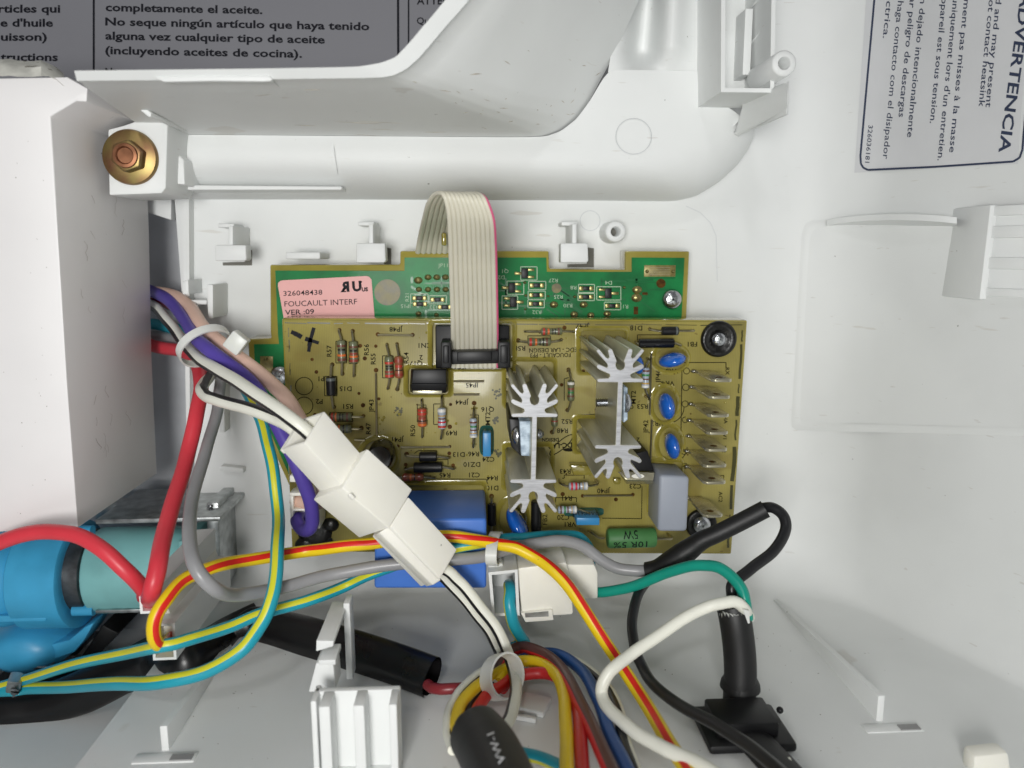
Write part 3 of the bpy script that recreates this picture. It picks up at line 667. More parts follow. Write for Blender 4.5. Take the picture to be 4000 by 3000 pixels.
# pink sticker
st = part('sticker', MB().pprism([(1094, 1098), (1104, 1095), (1430, 1078), (1442, 1081), (1451, 1092), (1463, 1240), (1110, 1252), (1086, 1118), (1086, 1106)], ZG+.15, ZG+.3), 'pink_label', G)
mb = MB(); zl = ZG+.36
ptext(mb, '326048438', 1107, 1146, 20, 2, zl, bold=.004, width=152, align='l'); ptext(mb, 'FOUCAULT INTERF', 1111, 1187, 22, 2, zl, width=284, align='l'); ptext(mb, 'VER :09', 1113, 1220, 20, 2, zl, width=114, align='l', bold=.01)
# recognised-component mark: mirrored R joined to U
X, Y = 1378, 1118
ptext(mb, 'R', X-14, Y, 38, 4, zl, bold=.05, align='c', sx=-1); ptext(mb, 'U', X+16, Y-1, 38, 4, zl, bold=.05, sx=1.0)
disc(mb, 1410, 1101, 4, zl); ptext(mb, 'C', 1346, 1133, 15, 3, zl, bold=.05, sx=.8); ptext(mb, 'US', 1425, 1130, 15, 3, zl, bold=.05)
part('lettering', mb, 'ink_black', st)
# ================================================================ tan power board
T = thing('tan_circuit_board', 'tan resin coated power circuit board with heatsinks, capacitors and upside-down print', 'circuit board', P(2000, 1700, 0))
to = [(1107, 1250), (2914, 1258), (2896, 1560), (2852, 2158), (1146, 2150), (1128, 1700)]
part('board', MB().pprism(to, -1.6, 0), 'pcb_tan', T, bev=.2)
to2 = [(1100, 1243), (2921, 1250), (2858, 2166), (1140, 2157)]
part('resin_coating', MB().pprism(to2, -7.5, -.5, grow=.004), 'resin_edge', T, bev=.6)
mb = MB(); rnd = random.Random(9)
x = 1112
while x < 2890:
    w = rnd.uniform(30, 150); h = rnd.uniform(2, 6); strip(mb, [(x, 1262+(x-1107)*.0044+rnd.uniform(-2, 2)), (min(x+w, 2900), 1262+(x+w-1107)*.0044+rnd.uniform(-2, 2))], h, .06); x += w+rnd.uniform(2, 22)
for y0, y1, w in ((1290, 1335, 6), (1345, 1480, 9), (1500, 1536, 5), (1548, 1625, 14), (1640, 1720, 7), (1745, 1880, 15), (1895, 1990, 11), (2010, 2060, 5), (2080, 2140, 9)):
    xr = lambda y: 2903-(y-1258)*.0675
    ys = np.linspace(y0, y1, 5); strip(mb, [(xr(y)+rnd.uniform(-2, 2), y) for y in ys], w, .06)
for k in range(18):
    y = 1270+k*48+rnd.uniform(-20, 20); strip(mb, [(1126+(y-1250)*.04, y), (1126.6+(y-1250)*.04+rnd.uniform(-2, 2), y+rnd.uniform(8, 40))], rnd.uniform(2, 5), .06)
mat('edge_dark', (64, 62, 22), .3, coat=.5); part('edge_stain', mb, 'edge_dark', T)
mat('seam_wet', (120, 104, 50), .2, coat=.5)
# ---- print
mb = MB(); zs = .1; TX = lambda t, x, y, a=180, h=19, **k: ptext(mb, t, x, y, h, a, zs, sx=1.08, bold=.012, **k)
for t, x, y in (('JP48', 1547, 1287), ('D15', 1350, 1519), ('P2', 1247, 1569), ('P1', 1255, 1480), ('R51', 1360, 1588), ('JP45', 1845, 1505), ('JP44', 1805, 1572), ('Q16', 1905, 1600), ('R49', 1763, 1692), ('JP41', 1555, 1717), ('D13', 1792, 1776), ('R46', 1850, 1774), ('DZ10', 1843, 1815), ('C21', 1853, 1856), ('R45', 1738, 1857), ('R44', 1923, 1868), ('D10', 1923, 1907), ('C24', 1908, 1795), ('R58', 2030, 1361), ('D18', 2485, 1282), ('FB1', 2705, 1345), ('VR5', 2625, 1450), ('VR4', 2610, 1498), ('R53', 2510, 1588), ('VR3', 2567, 1655), ('R52', 2215, 1647), ('R48', 2197, 1683), ('R43', 2208, 1842), ('JP40', 2358, 1918), ('R41', 2215, 1947), ('C20', 2200, 2022), ('VR1', 2228, 2049), ('CN1', 1660, 1350), ('2', 1645, 1397), ('Q17', 1625, 1420), ('2', 2493, 1719), ('C23', 2482, 1900), ('JP47', 2275, 1276), ('JP42', 1798, 1442)): TX(t, x, y)
for t, x, y in (('R57', 1285, 1371), ('R56', 1431, 1366), ('R55', 1457, 1402), ('R54', 1586, 1398), ('JP43', 1450, 1586), ('R50', 1612, 1682), ('R47', 1438, 1674), ('JP46', 2570, 1470), ('JP42', 2522, 1667), ('MT2', 2474, 1552), ('FB2', 2128, 2030), ('MT2', 1905, 1635)): TX(t, x, y, 90)
for t, x, y in (('AC2', 2815, 1941), ('M1', 2826, 1815), ('M2', 2830, 1755), ('HA', 2835, 1640), ('W1', 2832, 1700), ('D1', 2822, 1868), ('RX', 2842, 1450)): TX(t, x, y, -90, 15)
ptext(mb, 'EDC - LAR DESIGN', 2160, 1368, 17, 181, zs, bold=.012, width=186); ptext(mb, 'FOUCAULT - PP3', 2150, 1388, 17, 181, zs, bold=.012, width=158)
ptext(mb, 'EDC-LAR', 2193, 1741, 20, 183, zs, bold=.035, width=112); ptext(mb, 'DESIGN', 2150, 1718, 14, 180, zs, bold=.03, width=66)
disc(mb, 2223, 1757, 24, zs, 20, ry=7)
sw = [(2193+ (62*math.cos(t))*.72+ (20*math.sin(t))*.5, 1738-(62*math.cos(t))*.62+(20*math.sin(t))*.6) for t in np.linspace(.2, 6.1, 40)]; strip(mb, sw, 3.5, zs)
ring(mb, 1188, 1508, 34, 3, zs); ring(mb, 1188, 1585, 34, 3, zs)
def br(x0, y0, x1, y1, w=3): strip(mb, [(x0, y0), (x1, y0), (x1, y1), (x0, y1), (x0, y0)], w, zs)
for q in ((1312, 1333, 1354, 1418), (1363, 1335, 1396, 1420), (1494, 1390, 1536, 1476), (1268, 1470, 1316, 1546), (1288, 1612, 1378, 1646), (1630, 1582, 1664, 1648)): br(*q)
for pl in ([(1726, 1578), (1694, 1578), (1694, 1658), (1710, 1658)], [(1836, 1621), (1869, 1621), (1869, 1680)], [(2062, 1330), (2062, 1312), (2150, 1312), (2150, 1330)], [(2222, 1475), (2204, 1480), (2204, 1565)], [(2490, 1330), (2490, 1308), (2638, 1308)], [(1618, 1772), (1634, 1760), (1706, 1760), (1706, 1772)], [(1700, 1795), (1750, 1795), (1750, 1815)], [(2196, 1868), (2204, 1868), (2204, 1856), (2282, 1856), (2282, 1870)], [(2170, 1962), (2170, 1944), (2252, 1944), (2252, 1962)], [(2352, 2024), (2506, 2026)], [(2508, 1900), (2506, 2026)], [(1665, 1871), (1900, 1872), (1904, 1890)], [(2660, 1416), (2836, 1416), (2836, 1440)], [(2664, 1440), (2660, 1700)], [(2260, 1631), (2255, 1622), (2325, 1618)], [(1742, 1372), (1700, 1372)]): strip(mb, pl, 3, zs)
for x, y, r in ((2682, 1449, 12), (2679, 1513, 13), (2676, 1578, 12), (2676, 1640, 11), (2672, 1765, 10), (2676, 1820, 10), (2466, 1590, 7)): ring(mb, x, y, r, 2.6, zs, 18)
ring(mb, 2626, 1746, 58, 3, zs, 30, 60, 280); ring(mb, 2610, 1590, 62, 3, zs, 30, 60, 290)
part('silkscreen', mb, 'ink_soft', T)
mb = MB()
for a in ([(1137, 1296), (1150, 1302), (1163, 1308), (1178, 1317)], [(1192, 1323), (1215, 1330), (1245, 1340)], [(1226, 1280), (1218, 1308), (1212, 1330), (1208, 1352), (1206, 1374)]):
    for (p, q) in zip(a[:-1], a[1:]): strip(mb, [p, q], rnd.uniform(12, 18), .14)
part('marker_cross', mb, 'ink_black', T)
# ---- drill holes and jumpers
mb = MB(); rnd = random.Random(12)
for x, y in ((1326, 1289), (1378, 1293), (1338, 1460), (1384, 1466), (1512, 1345), (1551, 1344), (1516, 1516), (1552, 1520), (1476, 1306), (1612, 1308), (1407, 1351), (1425, 1400), (1219, 1404), (1236, 1453), (1468, 1352), (1469, 1446), (1402, 1537), (1418, 1583), (1480, 1558), (1298, 1424), (1306, 1590), (1420, 1625), (1412, 1672), (1555, 1742), (1757, 1744), (1588, 1774), (1755, 1771), (1760, 1580), (1852, 1575), (2024, 1330), (2192, 1327), (2221, 1443), (2279, 1449), (2194, 1503), (2216, 1602), (2538, 1285), (2552, 1380), (2523, 1548), (1650, 1703), (1757, 1667), (2276, 1937), (2472, 1932), (2406, 1951), (1770, 1818), (1585, 1815), (1700, 1470), (2198, 1930), (2157, 1688), (1920, 1938), (2205, 1280), (2330, 1600), (1230, 1620)):
    r = rnd.uniform(6, 9.5); disc(mb, x, y, r, .07, 12)
for _ in range(40): disc(mb, rnd.uniform(1150, 2850), rnd.uniform(1290, 1900), rnd.uniform(1.5, 3.5), .07, 8)
part('drill_hole', mb, 'hole_brown', T, kind='stuff')
for x, y, r in ((1559, 1608, 20), (1938, 1535, 22), (1936, 1640, 15), (1945, 1770, 14)):
    m = MB()
    for k in range(14): a = rnd.uniform(0, 6.3); d = rnd.uniform(0, r); disc(m, x+d*math.cos(a), y+d*math.sin(a), rnd.uniform(3, 6), .085+.002*k, 8)
    part('burn_spot', m, 'edge_dark', T)
for a, b in (((1476, 1308), (1614, 1310)), ((1772, 1490), (1890, 1490)), ((1772, 1542), (1872, 1541)), ((1468, 1458), (1472, 1700)), ((1565, 1747), (1758, 1746)), ((2278, 1937), (2470, 1935)), ((2544, 1380), (2538, 1620)), ((2546, 1640), (2540, 1830)), ((1385, 1718), (1425, 1720))):
    part('jumper_wire', MB().tube([P(*a, .1), P(*a, .5), P(*b, .5), P(*b, .1)], .3, 8), 'metal_lead', T)
# ---- axial parts
def axial(name, x, y, L, Wd, vert, body, bands, lead, z=1.6, ends=True, label=None, flat=False):
    k = mmpx(z); ax = np.array([0, -1.0, 0]) if vert else np.array([1.0, 0, 0]); c = P(x, y, z); h = L*k/2; r = Wd*k/2
    pr = [(-h, r*.45), (-h+.12*r, r*.8), (-h+.5*r, r), (-h+1.5*r, r), (-h+1.9*r, r*.86), (h-1.9*r, r*.86), (h-1.5*r, r), (h-.5*r, r), (h-.12*r, r*.8), (h, r*.45)] if ends else [(-h, r*.85), (-h+.15*r, r), (h-.15*r, r), (h, r*.85)]
    q = part(name, MB().lathe(c, ax, pr, 18), body, T, label=label)
    for (t, w, col) in bands:
        e = abs(t-.5)*2*h; rr = (r*.86 if (ends and h-1.9*r > e) else r)+.03
        part('band', MB().lathe(c, ax, [(-h+t*2*h-w*h, rr), (-h+t*2*h+w*h, rr)], 18), 'band_'+col, q)
    if lead:
        l0, l1 = lead; a = P(*l0, 0); b = P(*l1, 0)
        m = MB().tube(spline([a, a+[0, 0, z*.8], c-ax*(h+.3), c-ax*h*.9], 5), .32, 8); m.tube(spline([b, b+[0, 0, z*.8], c+ax*(h+.3), c+ax*h*.9], 5), .32, 8)
        part('lead', m, 'metal_lead', q)
    return q
B4 = lambda a, b, c, d: [(.2, .09, a), (.37, .09, b), (.54, .09, c), (.78, .1, d)]
axial('resistor', 1334, 1372, 88, 34, 1, 'res_olive', [(.25, .1, 'brown'), (.42, .08, 'black'), (.52, .06, 'grey'), (.67, .09, 'orange'), (.86, .12, 'brown')], ((1326, 1289), (1338, 1460)))
axial('resistor', 1381, 1376, 88, 34, 1, 'res_olive', [(.25, .08, 'brown'), (.42, .08, 'black'), (.55, .09, 'darkred'), (.68, .09, 'orange'), (.86, .12, 'darkred')], ((1378, 1293), (1384, 1466)))
axial('resistor', 1520, 1434, 88, 34, 1, 'res_olive', [(.3, .1, 'red'), (.45, .07, 'black'), (.56, .06, 'black'), (.7, .1, 'darkred'), (.88, .12, 'red')], ((1512, 1345), (1516, 1516)))
axial('resistor', 1558, 1434, 88, 34, 1, 'res_brown', [(.2, .12, 'darkred'), (.45, .1, 'red'), (.63, .05, 'black'), (.82, .12, 'darkred')], ((1551, 1344), (1552, 1520)))
axial('resistor', 1332, 1629, 86, 34, 0, 'res_olive', [(.12, .1, 'red'), (.28, .08, 'orange'), (.47, .06, 'black'), (.6, .06, 'black'), (.8, .1, 'brown')], ((1245, 1630), (1420, 1625)))
axial('resistor', 1340, 1676, 70, 34, 0, 'res_olive', [(.3, .1, 'orange'), (.55, .08, 'black'), (.75, .08, 'grey')], ((1260, 1676), (1412, 1672)))
axial('resistor', 1649, 1630, 78, 36, 1, 'res_brown', [(.12, .1, 'red'), (.3, .12, 'red'), (.52, .1, 'darkred'), (.66, .06, 'black'), (.86, .12, 'orange')], ((1648, 1560), (1650, 1703)))
axial('resistor', 1726, 1634, 86, 33, 1, 'res_grey', [(.12, .14, 'white'), (.36, .05, 'gold'), (.5, .07, 'brown'), (.66, .07, 'crimson'), (.87, .1, 'red')], ((1727, 1545), (1724, 1705)), z=3)
axial('resistor', 1849, 1671, 80, 30, 1, 'res_grey', [(.2, .09, 'brown'), (.42, .08, 'green'), (.6, .07, 'brown'), (.75, .05, 'gold'), (.92, .1, 'white')], ((1851, 1590), (1848, 1738)), z=3)
axial('resistor', 1613, 1864, 86, 32, 0, 'res_brown', [(.15, .12, 'darkred'), (.4, .09, 'orange'), (.58, .05, 'black'), (.8, .12, 'darkred')], ((1545, 1864), (1700, 1863)))
axial('resistor', 2154, 1295, 86, 28, 0, 'res_olive', [(.15, .1, 'red'), (.36, .09, 'orange'), (.55, .05, 'black'), (.67, .05, 'black'), (.82, .08, 'brown')], ((2050, 1293), (2240, 1294)))
axial('resistor', 2106, 1336, 92, 32, 0, 'res_olive', [(.13, .1, 'red'), (.36, .09, 'orange'), (.53, .05, 'black'), (.67, .05, 'black'), (.82, .08, 'brown')], ((2024, 1330), (2192, 1327)))
axial('resistor', 2230, 1526, 84, 28, 1, 'res_olive', [(.14, .12, 'white'), (.4, .07, 'darkred'), (.57, .08, 'green'), (.75, .07, 'brown')], ((2221, 1443), (2216, 1602)))
axial('resistor', 2166, 1638, 60, 26, 1, 'res_olive', [(.3, .08, 'grey'), (.6, .08, 'darkred')], ((2168, 1600), (2157, 1688)))
axial('resistor', 2522, 1476, 84, 31, 1, 'res_grey', [(.15, .09, 'brown'), (.35, .09, 'green'), (.55, .07, 'brown'), (.75, .08, 'gold'), (.9, .1, 'white')], ((2523, 1400), (2523, 1548)), z=5)
axial('resistor', 2259, 1899, 80, 32, 0, 'res_grey', [(.16, .1, 'crimson'), (.38, .1, 'crimson'), (.55, .07, 'brown'), (.72, .05, 'gold'), (.9, .11, 'white')], ((2183, 1872), (2325, 1875)), z=5)
axial('resistor', 2216, 1991, 80, 32, 0, 'res_grey', [(.16, .08, 'brown'), (.36, .08, 'green'), (.52, .07, 'brown'), (.72, .05, 'gold'), (.9, .11, 'white')], ((2140, 1960), (2300, 1990)), z=5)
axial('diode', 1293, 1508, 72, 38, 1, 'black_plastic', [(.12, .16, 'grey')], ((1298, 1424), (1306, 1590)), z=1.8, ends=False)
axial('diode', 1672, 1784, 70, 40, 0, 'black_plastic', [], ((1588, 1774), (1755, 1783)), z=1.9, ends=False)
axial('diode', 1672, 1826, 114, 42, 0, 'black_plastic', [], ((1585, 1826), (1775, 1825)), z=2.2, ends=False)
axial('diode', 2617, 1293, 66, 34, 0, 'black_plastic', [(.88, .12, 'grey')], ((2535, 1286), (2704, 1290)), z=1.8, ends=False)
axial('ferrite_bead', 2563, 1341, 142, 38, 0, 'black_gloss', [], ((2480, 1334), (2650, 1345)), z=3, ends=False)
axial('ferrite_bead', 2094, 2017, 130, 42, 1, 'black_plastic', [], None, z=2.5, ends=False)
axial('diode', 1921, 2010, 90, 34, 1, 'black_plastic', [], ((1920, 1938), (1920, 2110)), z=2, ends=False)
# big green wirewound resistor with its value
k = mmpx(6); c = P(2466, 2101, 4.4)
gr = part('power_resistor', MB().lathe(c, (1, 0, 0), [(-6.9, 2.2), (-6.8, 2.5), (-6.3, 2.8), (6.3, 2.8), (6.8, 2.5), (6.9, 2.2)], 28), 'green_resistor', T)
mb = MB()
def oncyl(X, Y):
    p = P(X, Y, 6.6); dy = max(-2.75, min(2.75, p[1]-c[1])); return np.array([p[0], c[1]+dy, c[2]+math.sqrt(max(.01, 3.02**2-dy*dy))])
ptext(mb, '10R 5%', 2461, 2126, 27, 182, bold=.004, width=132, surf=oncyl); ptext(mb, '5W', 2463, 2090, 27, 182, width=58, surf=oncyl); part('lettering', mb, 'ink_black', gr)
mb = MB().tube(spline([P(2300, 2075, 0), P(2310, 2080, 3), P(2340, 2100, 4.4), P(2362, 2102, 4.4)], 6), .35, 8).tube(spline([P(2566, 2104, 4.4), P(2605, 2104, 4.4), P(2622, 2104, 4), P(2608, 2085, 0)], 6), .4, 8); part('lead', mb, 'metal_lead', gr)
# ---- film capacitors
part('film_capacitor', MB().pprism([(1464, 2030), (1900, 2026), (1900, 2300), (1461, 2300)], .2, 24.5), 'blue_box', T, bev=.8, seg=3)
part('film_capacitor', MB().pprism([(2577, 1856), (2694, 1862), (2685, 2078), (2570, 2078)], .2, 13), 'grey_box', T, bev=1.0, seg=3)
def filmcap(x0, y0, x1, y1, z):
    part('film_capacitor', MB().pprism([(x0, y0), (x1, y0), (x1, y1), (x0, y1)], .2, z), 'blue_film', T, bev=.25)
    cx_, cy_ = (x0+x1)/2, (y0+y1)/2; b = P(cx_, cy_, z); k = mmpx(z)
    rows = []
    for zz, g in ((.1, 1.75), (.5, 1.42), (1.2, 1.25), (2.4, 1.13)):
        rows.append([np.array([b[0]+(x1-x0)/2*k*((g-1)*1.2+1)*np.sign(math.cos(t))*abs(math.cos(t))**.5, b[1]+(y1-y0)/2*k*((g-1)*.5+1)*np.sign(math.sin(t))*abs(math.sin(t))**.5, zz]) for t in np.linspace(0, 2*math.pi, 32, endpoint=False)])
    part('resin_fillet', MB().grid(rows, close=True), 'teal_dark', T)
filmcap(1886, 1691, 1918, 1784, 5); filmcap(2252, 2023, 2342, 2052, 8)
mb = MB(); ptext(mb, '2A2C630', 2290, 2006, 13, 180, 6, width=90); part('lettering', mb, 'ink_black', T)
# ---- blue disc varistors
for x, y, z, a, rl, rt in ((2626, 1406, 6.5, 14, 3.7, 1.9), (2604, 1587, 6.5, 97, 3.7, 2.1), (2625, 1742, 6.5, 100, 3.6, 1.9), (2022, 2050, 10, 118, 5.2, 2.3), (2493, 1425, 5, 95, 2.6, 1.4)):
    t = math.radians(a); ax = [(math.cos(t), math.sin(t), 0), (-math.sin(t), math.cos(t), 0), (0, 0, 1)]
    c = P(x, y, z); v = part('varistor', MB().ball(c, (rl, rt, min(rl*1.2, z+.4)), 22, 14, ax=ax), 'blue_disc', T)
    m = MB()
    for s in (-1, 1):
        e = c+np.array(ax[0])*s*1.8; m.tube([np.array([e[0], e[1], 0]), e], .35, 8)
    part('lead', m, 'metal_lead', v)
# ---- electrolytic capacitor
c = P(1482, 1790, 8); part('electrolytic_capacitor', MB().lathe((c[0], c[1], 0), (0, 0, 1), [(.2, 3.6), (7.2, 3.6), (8, 3.1), (8.05, 2.4)], 32), 'black_gloss', T)
# ---- upper transistor, leaning, with tab edge
part('transistor', MB().prism([P(1604, 1440, 4.5), P(1746, 1440, 4.5), P(1750, 1512, 1), P(1600, 1512, 1)], [P(1612, 1444, 8), P(1743, 1444, 8), P(1745, 1500, 8.2), P(1606, 1500, 8.2)]), 'black_plastic', T, bev=.3)
part('transistor', MB().prism([P(1600, 1508, 1), P(1750, 1508, 1), P(1748, 1532, 1), P(1602, 1532, 1)], [P(1602, 1500, 8.0), P(1748, 1500, 8.0), P(1741, 1535, 7.2), P(1610, 1535, 7.2)]), 'black_plastic', T, bev=.25)
part('transistor_tab', MB().pprism([(1612, 1526), (1727, 1526), (1727, 1540), (1612, 1540)], .5, 7.6), 'metal_tab', T, bev=.1)
# ---- ribbon header socket
hd = part('header_socket', MB().pprism([(1700, 1272), (1990, 1272), (1990, 1440), (1702, 1440)], .2, 3.2), 'black_plastic', T, bev=.4)
for x0, x1 in ((1722, 1762), (1946, 1992)):
    part('latch', MB().pprism([(x0, 1336), (x1, 1336), (x1+2, 1438), (x0, 1438)], 2.5, 12), 'black_plastic', hd, bev=.35)
    part('latch', MB().pprism([(x0+9, 1350), (x1-9, 1350), (x1-9, 1420), (x0+9, 1420)], 11, 12.6), 'black_plastic', hd, bev=.3)
# ---- heatsinks (extruded star profile)
HALF = [(10, 0), (86, 0), (92, -7), (88, -15), (46, -17), (40, -25), (42, -32), (82, -50), (91, -57), (93, -65), (88, -71), (82, -71), (52, -58), (49, -64), (52, -73), (90, -117), (94, -124), (88, -131), (81, -129), (56, -99), (48, -94), (43, -99), (49, -124), (45, -131), (38, -133), (31, -129), (15, -88), (13, -81), (17, -75), (17, -64), (12, -53), (0, -48)]
def heatsink(cx, cy0, cx2, cy1, wob):
    up = [(cx+x, cy0+y) for x, y in HALF]; upl = [(cx-x, cy0+y) for x, y in HALF[:-1]]
    dn = [(cx2+x, cy1-y) for x, y in HALF]; dnl = [(cx2-x, cy1-y) for x, y in HALF[:-1]]
    poly = up+upl[::-1]+dnl+dn[::-1]
    # order: web right-top -> upper right half -> upper left half -> web left -> lower left half -> lower right half
    m = MB().pprism(poly, .1, 31); top = max(range(len(m.f)), key=lambda q: np.mean([m.v[t][2] for t in m.f[q]])); m.m[top] = 1
    return part('heatsink', m, ['alu_side', 'metal_alu'], T, bev=.12, seg=1, ang=35)
heatsink(2088, 1630, 2083, 1872, 0); heatsink(2423, 1494, 2414, 1738, 0)
# screws and transistors clamped to the heatsinks
def screw_x(x, y, z, r, l, side):
    c = P(x, y, z); s = side
    q = part('screw', MB().lathe(c, (s, 0, 0), [(0, r), (.5, r), (1.0, r*.85), (1.5, r*.5), (1.65, r*.1)], 24), 'metal_screw', T)
    return q
tr = part('transistor', MB().pprism([(1988, 1635), (2030, 1640), (2036, 1785), (1996, 1745)], .5, 22), 'black_plastic', T, bev=.4)
part('thermal_pad', MB().pprism([(2030, 1646), (2076, 1644), (2076, 1783), (2036, 1780)], 6, 25), 'paste', T, bev=.2)
screw_x(2022, 1700, 22, 2.3, 2, -1); screw_x(2100, 1695, 22, 1.3, 2, 1)
tr = part('transistor', MB().pprism([(2436, 1512), (2452, 1514), (2452, 1640), (2436, 1652)], .5, 24), 'paste', T, bev=.2)
screw_x(2440, 1573, 24, 2.5, 2, 1)
c = P(2405, 1572, 18); m = MB()
pr = [(0, 1.15)]
for k in range(9): pr += [(.5+k*.55, 1.2), (.75+k*.55, .9)]
part('screw', m.lathe(c, (-1, 0, 0), pr, 16), 'metal_screw', T, ang=20)
tb = part('transistor', MB().pprism([(2465, 1775), (2530, 1760), (2558, 1842), (2434, 1842)], .5, 10), 'black_plastic', T, bev=.4)
tt = part('transistor_tab', MB().prism([P(2420, 1850, 4), P(2560, 1850, 4), P(2552, 1892, 8), P(2446, 1890, 8)], [P(2412, 1842, 11.2), P(2556, 1846, 11.2), P(2551, 1876, 12.4), P(2447, 1874, 12.4)]), 'metal_tab', T, bev=.12)
part('hole', MB().add([P(2492+25*math.cos(t), 1860-9*math.sin(t), 12.2) for t in np.linspace(0, 6.28, 18, endpoint=False)], [tuple(range(18))]), 'connector_white', tt)
part('coated_block', MB().pprism([(2226, 1816), (2316, 1822), (2316, 1858), (2240, 1858)], .2, 4), 'resin_tan', T, bev=.5)
part('coated_block', MB().pprism([(2395, 1870), (2428, 1870), (2424, 1895), (2400, 1895)], .2, 2), 'resin_tan', T, bev=.5)
# ---- spade terminals down the right side
def tab(x0, x1, y, z=16.5):
    a, b = P(x0, y, z), P(x1, y, z); yy = a[1]; L = b[0]-a[0]
    o = [(a[0]-.2, 0), (b[0]-1.1, 0), (b[0]-1.0, 3), (b[0], 5), (b[0], z-1.0), (b[0]-.8, z), (a[0]+.8, z), (a[0], z-1.0), (a[0], 5), (a[0]+.4, 3)]
    m = MB().prism([(x, yy+.4, zz) for x, zz in o], [(x, yy-.4, zz) for x, zz in o])
    q = part('spade_terminal', m, 'metal_tab', T, bev=.12)
    hc = np.array([(a[0]+b[0])/2, yy+.42, z-3.2]); part('hole', MB().lathe(hc, (0, 1, 0), [(0, .95), (.02, .9)], 16), 'hole_brown', q)
    part('solder_joint', MB().ball((a[0]-.1, yy+.1, .3), (1.0, .6, .9), 12, 6), 'metal_solder', q)
for x0, x1, y in ((2782, 2863, 1488), (2772, 2856, 1554), (2768, 2852, 1626), (2763, 2848, 1694), (2759, 2845, 1760), (2750, 2842, 1823), (2750, 2839, 1888), (2750, 2827, 2018)): tab(x0, x1, y)
# ---- clear resin fillets around the taller parts
def fillet(poly, h=1.3, w=1.6):
    b = [P(x, y, 0) for x, y in poly]; c = sum(b)/len(b); rows = []
    for t in np.linspace(0, 1, 7):
        rr = []
        for q in b:
            d = q-c; d[2] = 0; u = d/np.linalg.norm(d); k = w*(.75+.5*rng.random()) if t == 0 else w
            rr.append(q+u*w*(1-t)*(1+.0)+np.array([0, 0, .04+h*t**2.2]))
        rows.append(rr)
    part('resin_fillet', MB().grid(rows, close=True), 'resin_tan', T, ang=80)
def rrect(x0, y0, x1, y1, r=14, n=5):
    o = []
    for cx_, cy_, a in ((x1-r, y0+r, 0), (x0+r, y0+r, 90), (x0+r, y1-r, 180), (x1-r, y1-r, 270)):
        for k in range(n+1): t = math.radians(a+90*k/n); o.append((cx_+r*math.cos(t), cy_-r*math.sin(t)))
    return o
for q in ((1690, 1262, 2000, 1440), (1596, 1436, 1752, 1538), (1976, 1410, 2160, 1580), (2265, 1290, 2440, 1450), (2250, 1632, 2420, 1760), (1975, 1740, 2150, 1900), (2540, 1800, 2660, 1990), (1560, 1890, 1890, 2130)): fillet(rrect(*q))
for x, y, rx, ry in ((2617, 1400, 62, 45), (2594, 1578, 46, 66), (2614, 1730, 44, 62), (2000, 2020, 50, 70), (1480, 1782, 66, 66)): fillet(circ(x, y, rx, 24, ry), .9, 1.5)
# bubbles in the coating
rnd = random.Random(3)
m = MB()
for x, y in [(1478, 1632), (1494, 1640), (1484, 1656), (1500, 1630), (1484, 1686), (1498, 1678), (1664, 1656), (1668, 1690), (1700, 1690), (1843, 1596), (1862, 1594), (2285, 1780), (1240, 1512), (1846, 1732), (1860, 1735)]+[(rnd.uniform(1160, 2840), rnd.uniform(1280, 1900)) for _ in range(40)]:
    r = rnd.uniform(.15, .45); m.ball(P(x, y, .05), (r, r, r*.7), 8, 5)
part('resin_bubbles', m, 'resin_tan', T, kind='stuff')
# ---- black sealant blobs and the socket with the pink and purple wires
for x, y, r in ((1230, 2080, 70), (1195, 2130, 45), (1290, 2050, 36)):
    m = MB().ball(P(x, y, 0), (r*mmpx(0), r*mmpx(0)*.85, 1.3), 16, 8)
    part('sealant_blob', m, 'black_goo', T)
mb = MB(); strip(mb, [(1180, 2142), (1300, 2112)], 22, .14); part('marker_bar', mb, 'ink_black', T)
sk = part('wire_socket', MB().pprism([(1136, 1925), (1250, 1925), (1250, 2066), (1139, 2066)], .2, 8), 'connector_white', T, bev=.3)
for q in ([(1131, 1925), (1240, 1925), (1240, 1938), (1131, 1938)], [(1131, 1988), (1240, 1988), (1240, 1996), (1132, 1996)], [(1131, 1938), (1146, 1938), (1146, 2066), (1137, 2066)]):
    part('housing_wall', MB().pprism(q, 7.5, 12), 'connector_white', sk, bev=.2)
part('latch', MB().pprism([(1131, 1857), (1175, 1857), (1175, 1884), (1131, 1884)], .2, 11), 'connector_white', sk, bev=.3)
# ================================================================ screws holding the boards
def phillips(x, y, z, r, label, ring_=None, mt='metal_screw'):
    t = thing('screw', label, 'screw', P(x, y, z), None); c = P(x, y, z)
    m = MB().lathe((c[0], c[1], z), (0, 0, 1), [(-1.5, r*.5), (0, r), (r*.22, r), (r*.45, r*.82), (r*.58, r*.55), (r*.6, r*.1)], 28)
    part('head', m, mt, t, ang=50)
    m = MB()
    for a in (25, 115):
        a = math.radians(a); m.box((c[0], c[1], z+r*.58), (r*1.05, r*.26, r*.12), ax=[(math.cos(a), math.sin(a), 0), (-math.sin(a), math.cos(a), 0), (0, 0, 1)])
    part('cross_slot', m, 'metal_bracket', t, bev=.08)
    if ring_:
        R_ = ring_
        m = MB().lathe((c[0], c[1], 0), (0, 0, 1), [(.1, R_), (.9, R_*.96), (1.2, R_*.85), (1.0, R_*.66), (.3, R_*.5), (.12, R_*.3)], 36); part('rubber_ring', m, 'black_goo', t, ang=60)
phillips(2623, 1169, ZG, 2.9, 'silver cross-head screw on the green board near its right end')
phillips(2808, 1325, .4, 2.0, 'silver cross-head screw inside the black ring at the tan board top right corner', 5.1)
phillips(2740, 2048, .6, 2.7, 'silver screw in black sealant at the tan board bottom right corner', 4.6)
